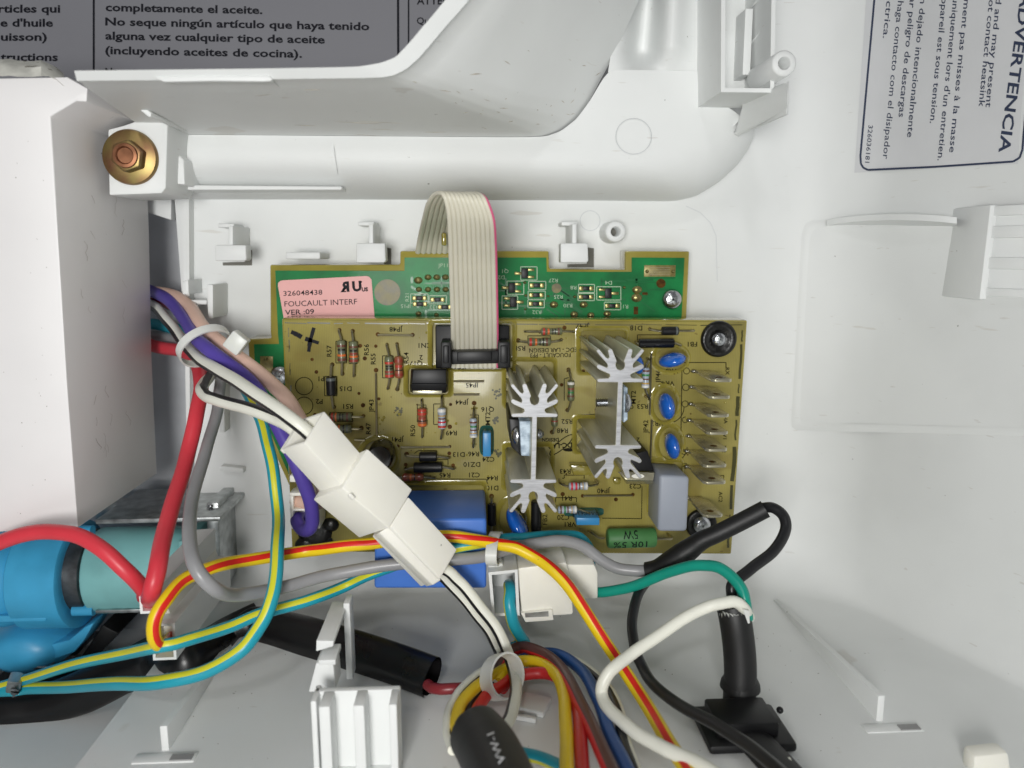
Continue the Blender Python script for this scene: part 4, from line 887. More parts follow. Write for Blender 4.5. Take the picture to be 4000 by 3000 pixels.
phillips(1097, 1466, ZG, 2.9, 'silver screw half hidden behind the left edge of the tan board')
# ================================================================ ribbon cable and its plug
RB = thing('ribbon_cable', 'cream flat ribbon cable with one pink edge, looping from green board to tan board', 'ribbon cable', P(1845, 1400, 3))
lf = spline(PP([(1622, 985, -11), (1632, 930, -4), (1650, 850, 14), (1668, 790, 27), (1695, 757, 33), (1726, 762, 37), (1742, 815, 36), (1750, 930, 30), (1754, 1060, 23), (1760, 1250, 12), (1762, 1370, 5), (1763, 1436, 4)]), 7)
rt = spline(PP([(1830, 985, -11), (1838, 900, -4), (1850, 820, 14), (1862, 770, 27), (1868, 756, 33), (1898, 778, 37), (1925, 850, 36), (1934, 950, 30), (1937, 1060, 23), (1941, 1250, 12), (1942, 1370, 5), (1940, 1436, 4)]), 7)
for k in range(10):
    t = (k+.5)/10; pts = [a+(b-a)*t for a, b in zip(lf, rt)]
    wd = np.mean([np.linalg.norm(b-a) for a, b in zip(lf, rt)])/10
    m = MB(); m.tube(pts, [np.linalg.norm(b-a)/10*.53 for a, b in zip(lf, rt)], 10, 0, ell=.8)
    part('conductor', m, 'wire_ribbon', RB, ang=70)
m = MB(); m.tube([b+(b-a)*.012+np.array([0, 0, .04]) for a, b in zip(lf, rt)], .28, 8); part('edge_stripe', m, 'wire_pinkedge', RB)
pl = part('plug', MB().pprism([(1760, 1372), (1948, 1368), (1950, 1420), (1762, 1424)], 3, 9.5), 'black_plastic', RB, bev=.35)
part('plug_clip', MB().pprism([(1786, 1374), (1922, 1371), (1922, 1412), (1786, 1415)], 9, 10.2), 'black_plastic', pl, bev=.3)
m = MB(); m.box(P(1735, 935, -2), (1.4, 3.4, 4)); part('glue_drop', m, 'resin_tan', RB, bev=.5)
# ================================================================ wires
def lift(pts, wpx):
    out = []
    for x, y, z in pts:
        if y > 2150:
            zw = onwall(min(x, 2950), y)[2]; zm = zw+(wpx/2*mmpx(max(z, zw))+.6)/.55
            if z < zm+.22*z: z = max(z, zm+.22*z)
        out.append((x, y, z))
    return out
WG = 'loose insulated wires around the boards'
def wire(label, pts, w, mats, stripe=None, n=14, name='wire', cat='wire', zw=None, parent=None, ang=60):
    """pts: (x, y, z); w: width in photo pixels at the middle point"""
    pts = list(pts)
    if pts[-1][1] > 3000: a_, b_ = np.array(pts[-2]), np.array(pts[-1]); pts += [tuple(b_+(b_-a_)*1.5+np.array([0, 0, 2])), tuple(b_+(b_-a_)*3.5+np.array([0, 0, 4]))]
    if pts[0][0] < 0: a_, b_ = np.array(pts[1]), np.array(pts[0]); pts = [tuple(b_+(b_-a_)*3)]+pts
    pts = lift(pts, w); q = spline(PP(pts), 9); zi = [p[2] for p in pts]
    if stripe: n = 28; stripe = (stripe[0] if isinstance(stripe[0], list) else [(0, stripe[0]), (1, stripe[0])], stripe[1], 1)
    ph = rng.random(4)*6.28; ll = np.linspace(0, len(pts)*1.1, len(q)); q = [p+np.array([.09*math.sin(l*1.7+ph[0])+.05*math.sin(l*4.1+ph[1]), .09*math.sin(l*1.9+ph[2])+.05*math.sin(l*3.7+ph[3]), 0]) for p, l in zip(q, ll)]
    if stripe: stripe = ([(t, v+5*math.sin(9*t+ph[0])) for t, v in zip(np.linspace(0, 1, 20), np.interp(np.linspace(0, 1, 20), *zip(*stripe[0])))], stripe[1], 1)
    vis = [mmpx(p[2]) for p in pts if -50 < p[0] < 4050 and p[1] < 3050]
    m = MB().tube(q, w/2*(np.mean(vis))*1.02, n, 0, stripe=stripe)
    ms = ['wire_'+x for x in (mats if isinstance(mats, (list, tuple)) else [mats])]
    if parent is not None: return part(name, m, ms, parent, ang=ang)
    return part(name, m, ms, None, label=label, cat=cat, group=WG, ang=ang)
wire('red wire arching in from the left edge over the blue valve', [(-160, 2190, 34), (-20, 2128, 36), (100, 2086, 38), (220, 2076, 40), (330, 2105, 42), (430, 2170, 44), (510, 2245, 44), (556, 2300, 40), (566, 2330, 32)], 62, 'red')
wire('red wire dropping straight from the cable tie into the valve plug', [(520, 1325, -34), (600, 1352, -31), (700, 1368, -26), (752, 1400, -16), (778, 1450, -6), (784, 1530, 3), (766, 1634, 10), (730, 1780, 16), (690, 1920, 26), (650, 2060, 36), (615, 2210, 46), (596, 2300, 48), (588, 2335, 42), (592, 2350, 30)], 58, 'red')
GA = wire('long grey wire hanging from the upper tie, then running right to the black splice', [(878, 1380, -14), (866, 1440, -8), (858, 1530, -2), (848, 1610, 2), (800, 1770, 16), (752, 1950, 32), (742, 2090, 46), (762, 2215, 54), (830, 2295, 54), (940, 2322, 44), (1100, 2296, 36), (1260, 2252, 31), (1410, 2222, 29), (1600, 2200, 28), (1790, 2184, 28), (1900, 2170, 26), (1990, 2145, 22), (2085, 2124, 20), (2180, 2112, 19), (2280, 2136, 19), (2352, 2190, 20), (2430, 2224, 21), (2500, 2230, 22), (2560, 2222, 22)], 49, 'grey')
wire('yellow wire with a red stripe, looping from the valve plug to the lower edge', [(668, 2492, 38), (645, 2518, 46), (612, 2508, 51), (602, 2440, 52), (640, 2352, 50), (720, 2264, 44), (836, 2216, 38), (1000, 2182, 33), (1181, 2154, 26), (1320, 2138, 27.5), (1452, 2122, 28), (1600, 2098, 28), (1746, 2096, 28), (1840, 2104, 28), (1927, 2122, 27), (2010, 2140, 27), (2081, 2170, 28), (2160, 2228, 31), (2230, 2305, 34), (2290, 2390, 37), (2378, 2530, 42), (2491, 2700, 48), (2604, 2880, 54), (2690, 3020, 58), (2740, 3110, 60)], 52, ('yellow', 'scarlet'), ([(0, 25), (.2, 10), (.33, -35), (.45, 20), (.58, -60), (.7, -35), (.8, -12), (1, -5)], 25))
wire('teal and yellow striped wire, upper of the pair held by the metal clip', [(-60, 2700, 8), (40, 2672, 10), (90, 2656, 12), (271, 2600, 24), (497, 2552, 40), (640, 2520, 50), (723, 2502, 48), (904, 2446, 40), (1036, 2390, 36), (1216, 2342, 32), (1352, 2288, 26), (1470, 2232, 27.5), (1600, 2190, 27.5), (1740, 2150, 27), (1860, 2122, 26), (1960, 2108, 20), (2081, 2098, 14), (2190, 2090, 12), (2264, 2102, 12), (2302, 2150, 12), (2306, 2235, 12)], 46, ('teal', 'lime'), ([(0, -22), (.4, -10), (.6, 0), (.72, 40), (1, 60)], 25))
wire('teal and yellow striped wire, lower of the clipped pair, curving up beside the tan board', [(-60, 2705, 8), (40, 2696, 10), (100, 2690, 11), (271, 2684, 24), (452, 2668, 40), (633, 2664, 50), (814, 2620, 50), (945, 2533, 49), (1020, 2440, 46), (1066, 2330, 43), (1082, 2140, 34), (1086, 2000, 20), (1070, 1850, 16), (1038, 1710, 10), (1010, 1620, 4), (970, 1540, -4), (930, 1470, -10)], 50, ('teal', 'lime'), ([(0, -38), (.35, -40), (.5, -32), (.7, -5), (1, 0)], 26))
wire('short teal and yellow wire hanging out of the lower white connector', [(1990, 2285, 20), (1992, 2300, 24), (1990, 2350, 27), (2002, 2420, 28), (2034, 2492, 26), (2046, 2512, 21), (2030, 2514, 15), (2010, 2530, 10)], 50, ('teal', 'lime'), ([(0, 70), (.6, 80), (1, 80)], 28))
wire('white wire with black stripe, straight upper lead into the white connector', [(540, 1175, -32), (600, 1196, -28), (655, 1254, -20), (712, 1330, -8), (766, 1392, 6), (826, 1432, 16), (886, 1466, 24), (980, 1528, 33), (1076, 1590, 40), (1150, 1648, 43), (1215, 1702, 43)], 46, ('white', 'black'), ([(0, 55), (.5, 70), (1, 75)], 34))
wire('white wire with black stripe, bent lower lead into the white connector', [(845, 1420, -16), (826, 1460, -8), (800, 1496, 2), (786, 1524, 12), (806, 1548, 17), (854, 1562, 21), (960, 1594, 28), (1076, 1636, 34), (1140, 1668, 38), (1190, 1712, 39)], 46, ('white', 'black'), ([(0, 70), (.4, -55), (1, -60)], 34))
wire('purple wire from behind the cover box down into the socket at the tan board corner', [(540, 1120, -34), (600, 1140, -30), (655, 1168, -23), (715, 1240, -10), (760, 1310, 2), (800, 1352, 10), (886, 1420, 14), (987, 1500, 18), (1085, 1660, 22), (1150, 1800, 24), (1200, 1920, 22), (1222, 2010, 19), (1212, 2062, 17), (1180, 2066, 14), (1162, 2030, 11), (1190, 2024, 8), (1240, 2024, 7)], 52, 'purple', zw=18)
wire('peach wire lying beside the purple wire and ending in the board socket', [(560, 1140, -33), (660, 1150, -27), (734, 1190, -16), (805, 1292, 0), (918, 1385, 9), (1044, 1482, 15), (1120, 1560, 19), (1180, 1660, 21), (1230, 1800, 19), (1262, 1910, 16), (1240, 1962, 13), (1190, 1962, 10), (1155, 1960, 8)], 54, 'peach', zw=12)
wire('dark brown wire half hidden between purple and peach wires', [(560, 1160, -36), (660, 1190, -30), (740, 1250, -17), (800, 1320, -4), (900, 1412, 6), (1020, 1510, 12)], 40, 'maroon', zw=-8)
wire('dark teal wire emerging behind the cover box', [(540, 1262, -40), (620, 1268, -38), (700, 1290, -33), (770, 1350, -22), (830, 1420, -14)], 44, 'teal', zw=-34)
wire('grey wire emerging behind the cover box above the red one', [(540, 1310, -38), (640, 1316, -36), (720, 1340, -28), (800, 1390, -16), (870, 1430, -9)], 44, 'grey', zw=-30)
wire('green wire curving from the lower white connector to the thick black cord', [(2310, 2318, 19), (2360, 2312, 21), (2458, 2294, 24), (2594, 2244, 30), (2680, 2214, 34), (2750, 2208, 37), (2820, 2224, 40), (2880, 2276, 43), (2908, 2335, 45), (2920, 2420, 46)], 46, 'green', zw=34)
wire('black wire looping from the thick cord up to the right end of the black splice', [(2880, 2420, 44), (2862, 2340, 43), (2860, 2290, 42), (2930, 2226, 40), (3020, 2150, 37), (3068, 2076, 34), (3064, 2022, 32), (3026, 1986, 30), (2985, 1984, 28), (2940, 2004, 26)], 46, 'black', zw=36)
wire('black wire running down from the left end of the splice past the strain relief', [(2590, 2222, 19), (2534, 2262, 21), (2486, 2345, 27), (2468, 2440, 33), (2480, 2530, 39), (2514, 2615, 44), (2580, 2700, 49), (2690, 2774, 54), (2816, 2842, 58), (2930, 2916, 61), (3030, 3000, 64), (3110, 3080, 66)], 48, 'black', zw=32)
wire('plain white wire sweeping from the thick cord round to the bottom edge', [(2925, 2410, 44), (2905, 2376, 47), (2868, 2352, 48), (2800, 2360, 48), (2729, 2384, 48), (2594, 2470, 50), (2480, 2545, 53), (2400, 2606, 56), (2360, 2660, 57), (2352, 2715, 58), (2392, 2785, 59), (2470, 2850, 61), (2580, 2914, 64), (2700, 2972, 67), (2820, 3040, 70), (2900, 3090, 72)], 54, 'white', zw=56)
# wires of the bundle at the bottom centre
wire('white wire with black stripe leaving the white connector, outer lead', [(1700, 2205, 33), (1760, 2240, 33), (1805, 2282, 33), (1885, 2384, 34), (1960, 2492, 36), (2004, 2612, 39), (2012, 2702, 41), (1996, 2792, 44), (1960, 2860, 46), (1930, 2920, 47)], 50, ('white', 'black'), (72, 36))
wire('white wire with black stripe leaving the white connector, inner lead', [(1690, 2220, 30), (1745, 2272, 29), (1836, 2372, 28), (1905, 2460, 27), (1942, 2540, 25), (1946, 2600, 23), (1930, 2680, 22)], 40, ('white', 'black'), (68, 34))
wire('dark red wire running out of the black sleeve into the bundle', [(1672, 2676, 12), (1690, 2686, 15), (1720, 2692, 18), (1800, 2688, 19), (1900, 2660, 20), (1980, 2620, 20)], 46, 'maroon')
wire('outermost white wire of the bundle loop beside the black shrink sleeve', [(1960, 2600, 26), (1872, 2632, 27), (1796, 2700, 29), (1756, 2780, 32), (1748, 2860, 36), (1770, 2930, 40)], 40, ('white', 'black'), (-65, 36))
wire('yellow wire of the bundle loop entering the black shrink sleeve', [(2000, 2600, 24), (1945, 2630, 27), (1890, 2662, 30), (1820, 2722, 34), (1786, 2796, 38), (1792, 2870, 42), (1820, 2940, 44)], 52, 'yellow')
wire('red wire of the bundle loop entering the black shrink sleeve', [(2000, 2640, 22), (1960, 2680, 26), (1915, 2705, 29), (1868, 2760, 33), (1850, 2825, 37), (1860, 2900, 41)], 50, 'scarlet')
wire('black wire of the bundle loop beside the red one', [(1990, 2620, 20), (1930, 2668, 23), (1850, 2722, 25), (1818, 2800, 28), (1826, 2890, 33)], 40, 'black')
wire('brown wire with red side, curving from the tie to the bottom edge', [(1930, 2640, 24), (1975, 2556, 26), (2030, 2532, 28), (2090, 2540, 31), (2172, 2592, 36), (2232, 2682, 42), (2292, 2800, 48), (2385, 3010, 56), (2430, 3110, 60)], 56, ('brown', 'crimson'), (70, 48))
wire('yellow wire running from the tie straight down to the bottom edge', [(1950, 2670, 22), (1990, 2602, 24), (2050, 2582, 26), (2110, 2590, 29), (2170, 2636, 33), (2202, 2720, 39), (2212, 2840, 45), (2214, 3010, 52), (2214, 3110, 56)], 52, 'yellow', zw=36)
wire('plain red wire between the yellow and brown wires', [(1960, 2690, 16), (2010, 2644, 19), (2060, 2632, 21), (2130, 2630, 23), (2200, 2660, 28), (2244, 2730, 34), (2264, 2820, 40), (2276, 3010, 48), (2282, 3110, 52)], 54, 'crimson', zw=34)
wire('dark blue wire of the right-hand bundle', [(1990, 2600, 14), (2080, 2560, 20), (2150, 2552, 25), (2220, 2576, 30), (2275, 2624, 34), (2336, 2730, 40), (2382, 2862, 46), (2450, 3010, 52), (2500, 3110, 56)], 52, 'blue', zw=38)
wire('black wire with white stripe, rightmost of the bundle', [(2080, 2590, 12), (2190, 2572, 19), (2272, 2604, 25), (2355, 2668, 30), (2404, 2750, 36), (2434, 2880, 42), (2478, 3010, 47), (2510, 3110, 50)], 52, ('black', 'white'), (-62, 26))
wire('teal wire coming out from under the black shrink sleeve', [(1960, 2930, 30), (2039, 2944, 32), (2129, 2966, 36), (2220, 3012, 42), (2290, 3080, 48)], 54, ('teal', 'lime'), (60, 28))
# ================================================================ heat shrinks, sleeves
def sleeve(name, label, cat, pts, ws, mt, n=22, ell=1.0, open_end=False):
    pts = lift(pts, max(ws)*(.8 if ell == 1.0 else .22))
    q = spline(PP(pts), 8); zs_ = np.interp(np.linspace(0, 1, len(q)), np.linspace(0, 1, len(pts)), [p[2] for p in pts])
    wv = np.interp(np.linspace(0, 1, len(q)), np.linspace(0, 1, len(ws)), ws)
    r = [w/2*mmpx(z) for w, z in zip(wv, zs_)]
    m = MB().tube(q, r, n, 0, ell=ell, caps=not open_end)
    if open_end:
        m.tube(q[::-1], [x*.88 for x in r[::-1]], n, 0, ell=ell, caps=False)
    return part(name, m, mt, None, label=label, cat=cat, ang=50), q
sleeve('heat_shrink', 'matte black heat-shrink splice where the grey wire meets two black wires', 'heat shrink', [(2524, 2232, 22), (2570, 2224, 23), (2620, 2195, 24), (2690, 2148, 25), (2740, 2112, 26), (2800, 2085, 27), (2900, 2035, 28), (2990, 1988, 29)], [76, 84, 92, 98, 84, 76, 74, 74, 74], 'black_rubber', open_end=True)
S2, q2 = sleeve('shrink_sleeve', 'fat black shrink sleeve with white lettering at the bottom centre', 'shrink sleeve', [(1822, 2836, 44), (1860, 2866, 46), (1905, 2930, 49), (1945, 3010, 52), (1990, 3110, 56), (2100, 3420, 66)], [130, 244, 268, 280, 290, 300], 'black_rubber', n=28)
mb = MB()
kx = lambda X, Y: np.array(P(X, Y, 57.5))
ax2 = q2
def onsl(X, Y):
    zc_ = float(np.mean([a[2] for a in ax2[8:24]])); R = 137*mmpx(zc_)
    for z in np.linspace(zc_+14, zc_-2, 110):
        p = P(X, Y, z)
        if min(np.linalg.norm(p-b) for b in ax2[6:]) <= R*1.03: return p+(CAM-p)/np.linalg.norm(CAM-p)*.2
    return P(X, Y, zc_)
ptext(mb, 'VW-1', 1938, 2922, 30, 112, bold=.01, width=126, surf=onsl); part('lettering', mb, 'label_white', S2)
sleeve('black_sleeve', 'flattened glossy black sleeve with an open right end, under the striped wires', 'sleeve', [(900, 2470, 4), (985, 2430, 6), (1060, 2450, 8), (1200, 2490, 10), (1400, 2548, 12), (1560, 2598, 14), (1688, 2646, 16)], [60, 120, 150, 168, 170, 168, 172], 'black_vinyl', ell=.55, n=26, open_end=True)
sleeve('black_sleeve', 'wrinkled black sleeve running along the lower left under the striped wires', 'sleeve', [(-200, 2770, 0), (0, 2768, 0), (160, 2752, 1), (330, 2700, 3), (480, 2630, 4), (600, 2580, 5), (720, 2570, 4), (820, 2520, 3), (910, 2450, 2), (1010, 2392, 2)], [120, 130, 160, 180, 170, 200, 220, 150, 110, 90], 'black_vinyl', ell=.6, n=26)
# cord and strain relief
CO = thing('power_cord', 'thick black power cord clamped in a square black strain relief', 'cord', P(2893, 2720, 46))
q = [P(2862, 2372, 44), P(2872, 2420, 45), P(2886, 2520, 46), P(2892, 2620, 47), P(2888, 2720, 48), P(2886, 2790, 48)]
part('jacket', MB().tube(spline(q, 6), 68*mmpx(46), 24), 'black_rubber', CO, ang=50)
yb = YW
c0 = P(2893, 2790, 48); zc = c0[2]
b1 = onwall(2893, 2860)
part('strain_plate', MB().box((b1[0], YW+.6, b1[2]+.5), (19, 2.2, 15)), 'black_plastic', CO, bev=.8)
part('strain_block', MB().box((b1[0]-.4, YW+3.2, b1[2]+.5), (13.5, 3.6, 10)), 'black_plastic', CO, bev=.6)
part('collar', MB().lathe((P(2890, 2700, 47)[0], YW+4.6, P(2890, 2700, 47)[2]), (0, 1, 0), [(0, 4.6), (1.2, 4.4), (2.5, 3.7)], 24), 'black_rubber', CO)
part('tail', MB().tube(spline([np.array([b1[0], YW+1.5, b1[2]+4]), np.array([b1[0]+1.5, YW+1.5, b1[2]+10]), np.array([b1[0]+4, YW+1.4, b1[2]+22]), np.array([b1[0]+6, YW+1.4, b1[2]+34])], 6), 4.2, 16, ell=.4, up=(0, 1, 0)), 'black_rubber', CO)
part('nub', MB().ball((b1[0]+9.5, YW+3.0, b1[2]-2), .8, 10, 6), 'black_plastic', CO)
m = MB()
for k in range(26):
    a = k/26*6.28; r0 = 66*mmpx(45); c = P(2866, 2376, 44.4)
    x, z = r0*math.cos(a), r0*math.sin(a); l = random.uniform(.3, 1.6); m.add([c+np.array([x, 0, z]), c+np.array([x*1.03, -l, z*1.03]), c+np.array([r0*math.cos(a+.24), .2, r0*math.sin(a+.24)]), c+np.array([x*.8, .5, z*.8])], [(0, 1, 2), (0, 2, 3), (2, 1, 0), (3, 2, 0)])
part('torn_paper_wrap', m, 'nylon', CO, flat=True)
m = MB(); a = P(2900, 2378, 49.5); m.prism([a, P(2926, 2386, 49.5), P(2929, 2434, 50), P(2922, 2436, 50)], [a+[0, 0, .2], P(2926, 2386, 49.7), P(2929, 2434, 50.2), P(2922, 2436, 50.2)]); part('torn_paper_wrap', m, 'nylon', CO)
# cut wire ends at the bottom edge
part('cut_wire_end', MB().tube(PP([(2985, 3015, 68), (3040, 2992, 70), (3075, 2978, 70), (3090, 2974, 70)]), .9, 10), 'wire_white', None, label='frayed cream wire stub at the bottom edge beside the cord tail', cat='wire end')
# ================================================================ white inline connector
CN = thing('wire_connector', 'large white two-part wire connector lying diagonally over the tan board', 'connector', P(1430, 1950, 38))
def frame(p0, p1, b1, c1):
    """box frame from pixels with depth: origin, axis end, cross end b, cross end c"""
    o = P(*p0); a = P(*p1)-o; b = P(*b1)-o; c = P(*c1)-o
    return o, a, b, c
def para(o, a, b, c): return MB().prism([o+c, o+a+c, o+a+b+c, o+b+c], [o, o+a, o+a+b, o+b])
def box4(p, parent, name, mt='connector_white', bev=.35):   # ridge start, ridge end, across, down
    o, a, b, c = frame(*p)
    m = MB(); v = [o+c, o+a+c, o+a+b+c, o+b+c, o, o+a, o+a+b, o+b]
    m.add(v, [(3, 2, 1, 0), (4, 5, 6, 7), (0, 1, 5, 4), (1, 2, 6, 5), (2, 3, 7, 6), (3, 0, 4, 7)])
    me = part(name, m, mt, parent, bev=bev)
    bm = bmesh.new(); bm.from_mesh(me.data); bmesh.ops.recalc_face_normals(bm, faces=bm.faces); bm.to_mesh(me.data); bm.free()
    return me
# upper half: tube with an open mouth
o, a, b, c = frame((1190, 1730, 50), (1340, 1898, 46), (1267, 1606, 45), (1099, 1757, 44.5))
ln = np.linalg.norm
ua, ub, uc = a/ln(a), b/ln(b), c/ln(c)
th = .7
m = MB()
O = [o, o+b, o+b+c, o+c]; I_ = [o+ub*th+uc*th, o+b-ub*th+uc*th, o+b-ub*th+c-uc*th, o+ub*th+c-uc*th]
m.grid([[p+a for p in O], O, I_, [p+a*.55 for p in I_]], close=True, flip=True); bb = len(m.v)-4; m.f.append((bb, bb+1, bb+2, bb+3)); m.m.append(0)
q = part('receptacle', m, 'connector_white', CN, ang=30, bev=.25)
bm = bmesh.new(); bm.from_mesh(q.data); bmesh.ops.recalc_face_normals(bm, faces=bm.faces); bm.to_mesh(q.data); bm.free()
part('flange', MB().box(o+c*.5-uc*0+c*.5+b*.5-ua*.0+uc*.3+ua*.6, (1.2, ln(b), .8), ax=[ua, ub, np.cross(ua, ub)]), 'connector_white', CN, bev=.2)
# lower half
box4(((1336, 1906, 47.5), (1520, 2064, 43), (1436, 1752, 42.5), (1222, 1952, 41)), CN, 'plug_body')
box4(((1524, 2056, 42.6), (1720, 2262, 39), (1596, 1940, 39), (1452, 2096, 37)), CN, 'plug_neck')
box4(((1480, 2080, 42.2), (1690, 2286, 38.5), (1516, 2058, 42.0), (1460, 2092, 38)), CN, 'plug_rail', bev=.3)
box4(((1360, 1932, 47.6), (1378, 1952, 47.2), (1372, 1924, 47.4), (1354, 1936, 46.8)), CN, 'nub', bev=.25)
# ================================================================ lower white connector
C2_ = thing('wire_connector', 'cream boxy wire connector below the tan board with an open square mouth', 'connector', P(2060, 2320, 18))
part('rear_body', MB().pprism([(2120, 2205), (2322, 2205), (2336, 2238), (2336, 2340), (2160, 2345)], 8, 24), 'connector_white', C2_, bev=.5)
part('middle_body', MB().pprism([(2020, 2220), (2212, 2196), (2226, 2245), (2240, 2392), (2236, 2402), (2040, 2414)], 8, 26), 'connector_white', C2_, bev=.5)
wallbox('mouth', [(1908, 2236), (2022, 2224), (2030, 2404), (1922, 2408)], 10, 28, .75, parent=C2_, ang=30)
part('latch_frame', MB().pprism([(2034, 2396), (2158, 2382), (2163, 2424), (2052, 2432)], 18, 27), 'connector_white', C2_, bev=.3)
part('latch_gap', MB().pprism([(2050, 2396), (2142, 2388), (2143, 2408), (2052, 2412)], 26, 27.15), 'metal_bracket', C2_)
c = P(1992, 2296, 14); part('terminal', MB().lathe(c, (0, 0, 1), [(0, 1.7), (6, 1.7), (6.1, 1.4), (1, 1.4)], 18), 'metal_steel', C2_)
# ================================================================ cable ties
def tie(label, ctr, z, rx, ry, ang, tilt, wd=1.6, head=None):
    t = thing('cable_tie', label, 'cable tie', P(*ctr, z)); c = P(*ctr, z); k = mmpx(z)
    a = math.radians(ang); u = np.array([math.cos(a), math.sin(a), 0]); w = np.array([-math.sin(a)*math.cos(tilt), math.cos(a)*math.cos(tilt), math.sin(tilt)])
    nrm = np.cross(u, w); rows = []
    for i in range(36):
        th_ = 2*math.pi*i/36; p = c+u*rx*k*math.cos(th_)+w*ry*k*math.sin(th_); d = (u*math.cos(th_)+w*math.sin(th_))
        rows.append([p+nrm*wd/2+d*.25, p+nrm*wd/2-d*.25, p-nrm*wd/2-d*.25, p-nrm*wd/2+d*.25])
    rows.append(rows[0]); m = MB().grid(rows, close=True); part('strap', m, 'nylon', t, ang=40)
    if head: hc = P(*head[:3]); part('tie_head', MB().box(hc, head[3], ax=[(math.cos(head[4]), math.sin(head[4]), 0), (-math.sin(head[4]), math.cos(head[4]), 0), (0, 0, 1)]), 'nylon', t, bev=.4)
    return t
tie('translucent nylon cable tie round the wires next to the cover box', (800, 1352), 4, 100, 105, 40, math.radians(62), 2.2, head=(925, 1338, 14, (4.4, 4.8, 3.5), -.7))
tie('nylon cable tie binding yellow and grey wires above the lower white connector', (1932, 2142), 24.5, 58, 100, 90, math.radians(80), 2.8, head=(1935, 2212, 23, (3.8, 3.2, 4), 0))
t_ = tie('wide white nylon tie round the wire bundle at the bottom centre', (1962, 2642), 46, 84, 96, 128, math.radians(50), 4.0, head=(2040, 2765, 40, (4, 3.5, 3.5), .6))
g = onwall(2085, 2765); part('mount', MB().box(g+np.array([0, .8, 0]), (7, 1.6, 6.5), ax=[(.9, 0, .4), (0, 1, 0), (-.4, 0, .9)]), 'white_plastic', t_, bev=.4)
g = onwall(2045, 2815); part('mount', MB().box(g+np.array([0, .7, 0]), (6, 1.2, 1.2), ax=[(.9, 0, .3), (0, 1, 0), (-.3, 0, .9)]), 'white_plastic', t_, bev=.3)
# ================================================================ valve
V = thing('solenoid_valve', 'blue plastic water valve with a teal coil in a steel bracket at lower left', 'valve', P(300, 2300, -15))
zv = -14.0
cv = P(430, 2225, zv)
def L(x): return P(x, 2225, zv)[0]-cv[0]
def Rr(y): return abs(P(430, y, zv)[1]-cv[1])
part('coil', MB().lathe(cv, (1, 0, 0), [(L(382), 10.5), (L(392), 12.2), (L(400), 12.6), (L(700), 12.6), (L(770), 12.6)], 36), 'valve_teal', V, ang=40)
part('coil_flange', MB().box(cv+np.array([L(790), -1, 0]), (2.6, 29, 26)), 'valve_teal', V, bev=.6)
part('gap_shade_ring', MB().lathe(cv, (1, 0, 0), [(L(322), 12.2), (L(382), 12.2), (L(384), 11.5)], 36), 'steel_and_gap_shade', V, ang=40)  # dark ring painted in for the shadowed gap between body and coil
part('valve_body', MB().lathe(cv+np.array([0, -.8, 0]), (1, 0, 0), [(L(-40), 12.0), (L(128), 13.2), (L(134), 15.4), (L(140), 15.8), (L(322), 15.8), (L(326), 15.2), (L(326), 13)], 48), 'valve_blue', V, ang=35)
part('valve_bell', MB().ball(cv+np.array([L(40), -1, 2]), (11, 14.2, 13.5), 28, 16), 'valve_blue', V)
for y, l in ((2252, 40), (2382, 56), (2075, 46)):
    p = P(330, y, zv+9); part('lug', MB().tube([p+np.array([-3, 0, 0]), p+np.array([l*.05, 0, 0])], 1.7, 14), 'valve_blue', V)
part('outlet', MB().lathe(P(140, 2500, -18), (0, 0, 1), [(-8, 13), (0, 13), (4, 12.4), (9, 9.5), (11, 6)], 36, squash=.62), 'valve_blue', V, ang=50)
part('outlet_flange', MB().pprism([(-250, 2515), (200, 2518), (270, 2500), (330, 2450), (370, 2430), (330, 2500), (290, 2548), (225, 2572), (-250, 2585)], -22, -10), 'valve_blue', V, bev=.5)
part('seam_ledge', MB().pprism([(-200, 2408), (178, 2404), (180, 2428), (-200, 2436)], -12, 0), 'valve_blue', V, bev=.4)
part('steel_bracket', MB().pprism([(372, 2030), (860, 2020), (862, 2036), (374, 2048)], -30, -2), 'metal_bracket', V, bev=.2)
part('steel_bracket', MB().pprism([(380, 1972), (852, 1964), (856, 2036), (372, 2044)], -31, -24), 'metal_bracket', V, bev=.2)
part('steel_bracket', MB().pprism([(806, 1966), (852, 1964), (868, 2310), (815, 2372)], -34, -10), 'metal_bracket', V, bev=.3)
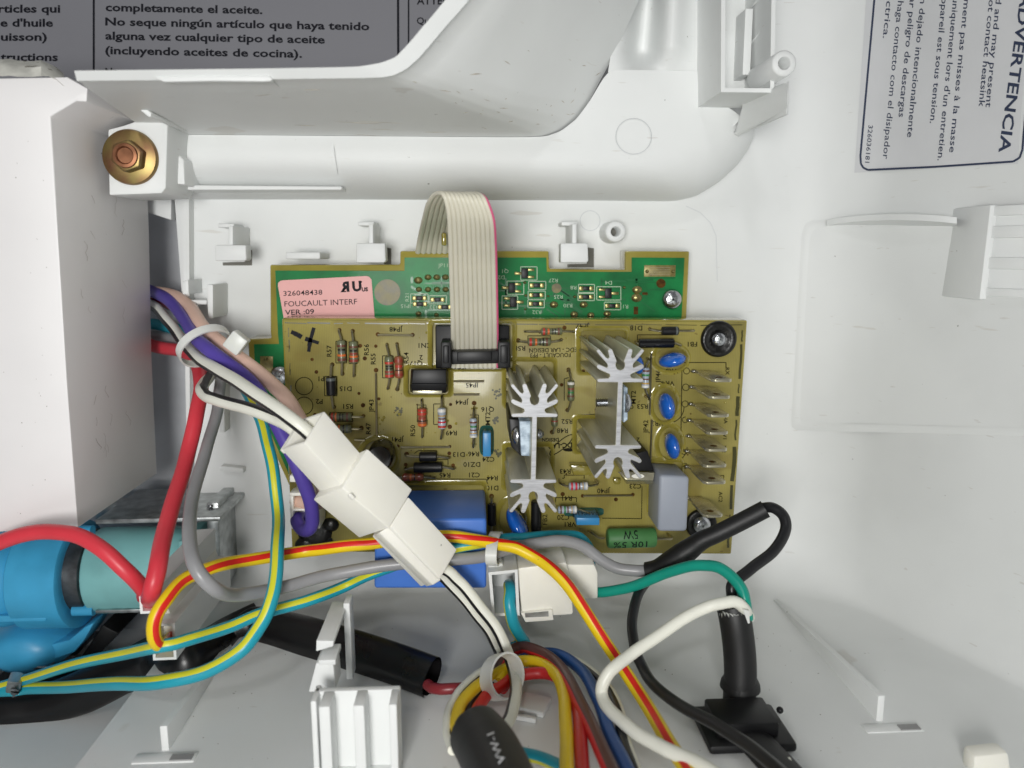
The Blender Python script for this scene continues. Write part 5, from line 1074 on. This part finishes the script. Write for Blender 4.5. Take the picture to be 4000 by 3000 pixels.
part('steel_bracket', MB().pprism([(372, 2384), (560, 2380), (560, 2394), (372, 2396)], -34, -3), 'metal_bracket', V, bev=.2)
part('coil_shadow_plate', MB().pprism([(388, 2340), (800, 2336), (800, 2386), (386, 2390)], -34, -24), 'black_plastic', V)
for x, y in ((822, 1978), (812, 2002), (845, 2186)): part('rivet', MB().ball(P(x, y, -9.5), (.7, .7, .5), 10, 6), 'metal_steel', V)
part('base_plate', MB().pprism([(-250, 2560), (300, 2560), (190, 2612), (-250, 2614)], -36, -20), 'steel_and_gap_shade', V, bev=.3)
part('rubber_foot', MB().pprism([(300, 2590), (400, 2440), (425, 2455), (466, 2475), (345, 2600)], -36, -18), 'black_rubber', V, bev=.6)
part('base_edge', MB().pprism([(-250, 2604), (192, 2604), (188, 2616), (-250, 2616)], -30, -8), 'metal_steel', V, bev=.2)
# tall white plug on the valve with two mouths
VP = thing('valve_plug', 'tall cream two-way plug on the valve, red wires above and striped wire below', 'connector', P(640, 2400, 0))
part('body', MB().pprism([(548, 2302), (622, 2298), (684, 2440), (688, 2570), (601, 2574), (594, 2440)], 4, 38), 'connector_white', VP, bev=.3)
wallbox('mouth', [(541, 2296), (626, 2290), (630, 2394), (548, 2398)], 4, 41, .6, parent=VP, ang=30)
wallbox('mouth', [(592, 2438), (682, 2434), (690, 2576), (598, 2580)], 4, 43, .6, parent=VP, ang=30)
# clip that ties the striped pair
KC = thing('wire_clip', 'small dark metal clip crimped round the two striped wires at the left edge', 'clip', P(62, 2675, 11))
m = MB().tube(PP([(70, 2632, 12), (58, 2664, 15), (52, 2690, 14), (50, 2706, 9)]), 1.7, 12, ell=.35); part('band', m, 'metal_bracket', KC)
part('band', MB().tube(PP([(64, 2690, 9), (58, 2700, 14.5), (56, 2706, 10)]), 1.2, 10), 'metal_steel', KC)
part('bent_plate', MB().pprism([(-200, 2810), (110, 2806), (180, 2812), (170, 2824), (-200, 2832)], -20, 6), 'metal_steel', None, bev=.3, label='bright steel edge under the black sleeve at the lower left edge', cat='metal plate')
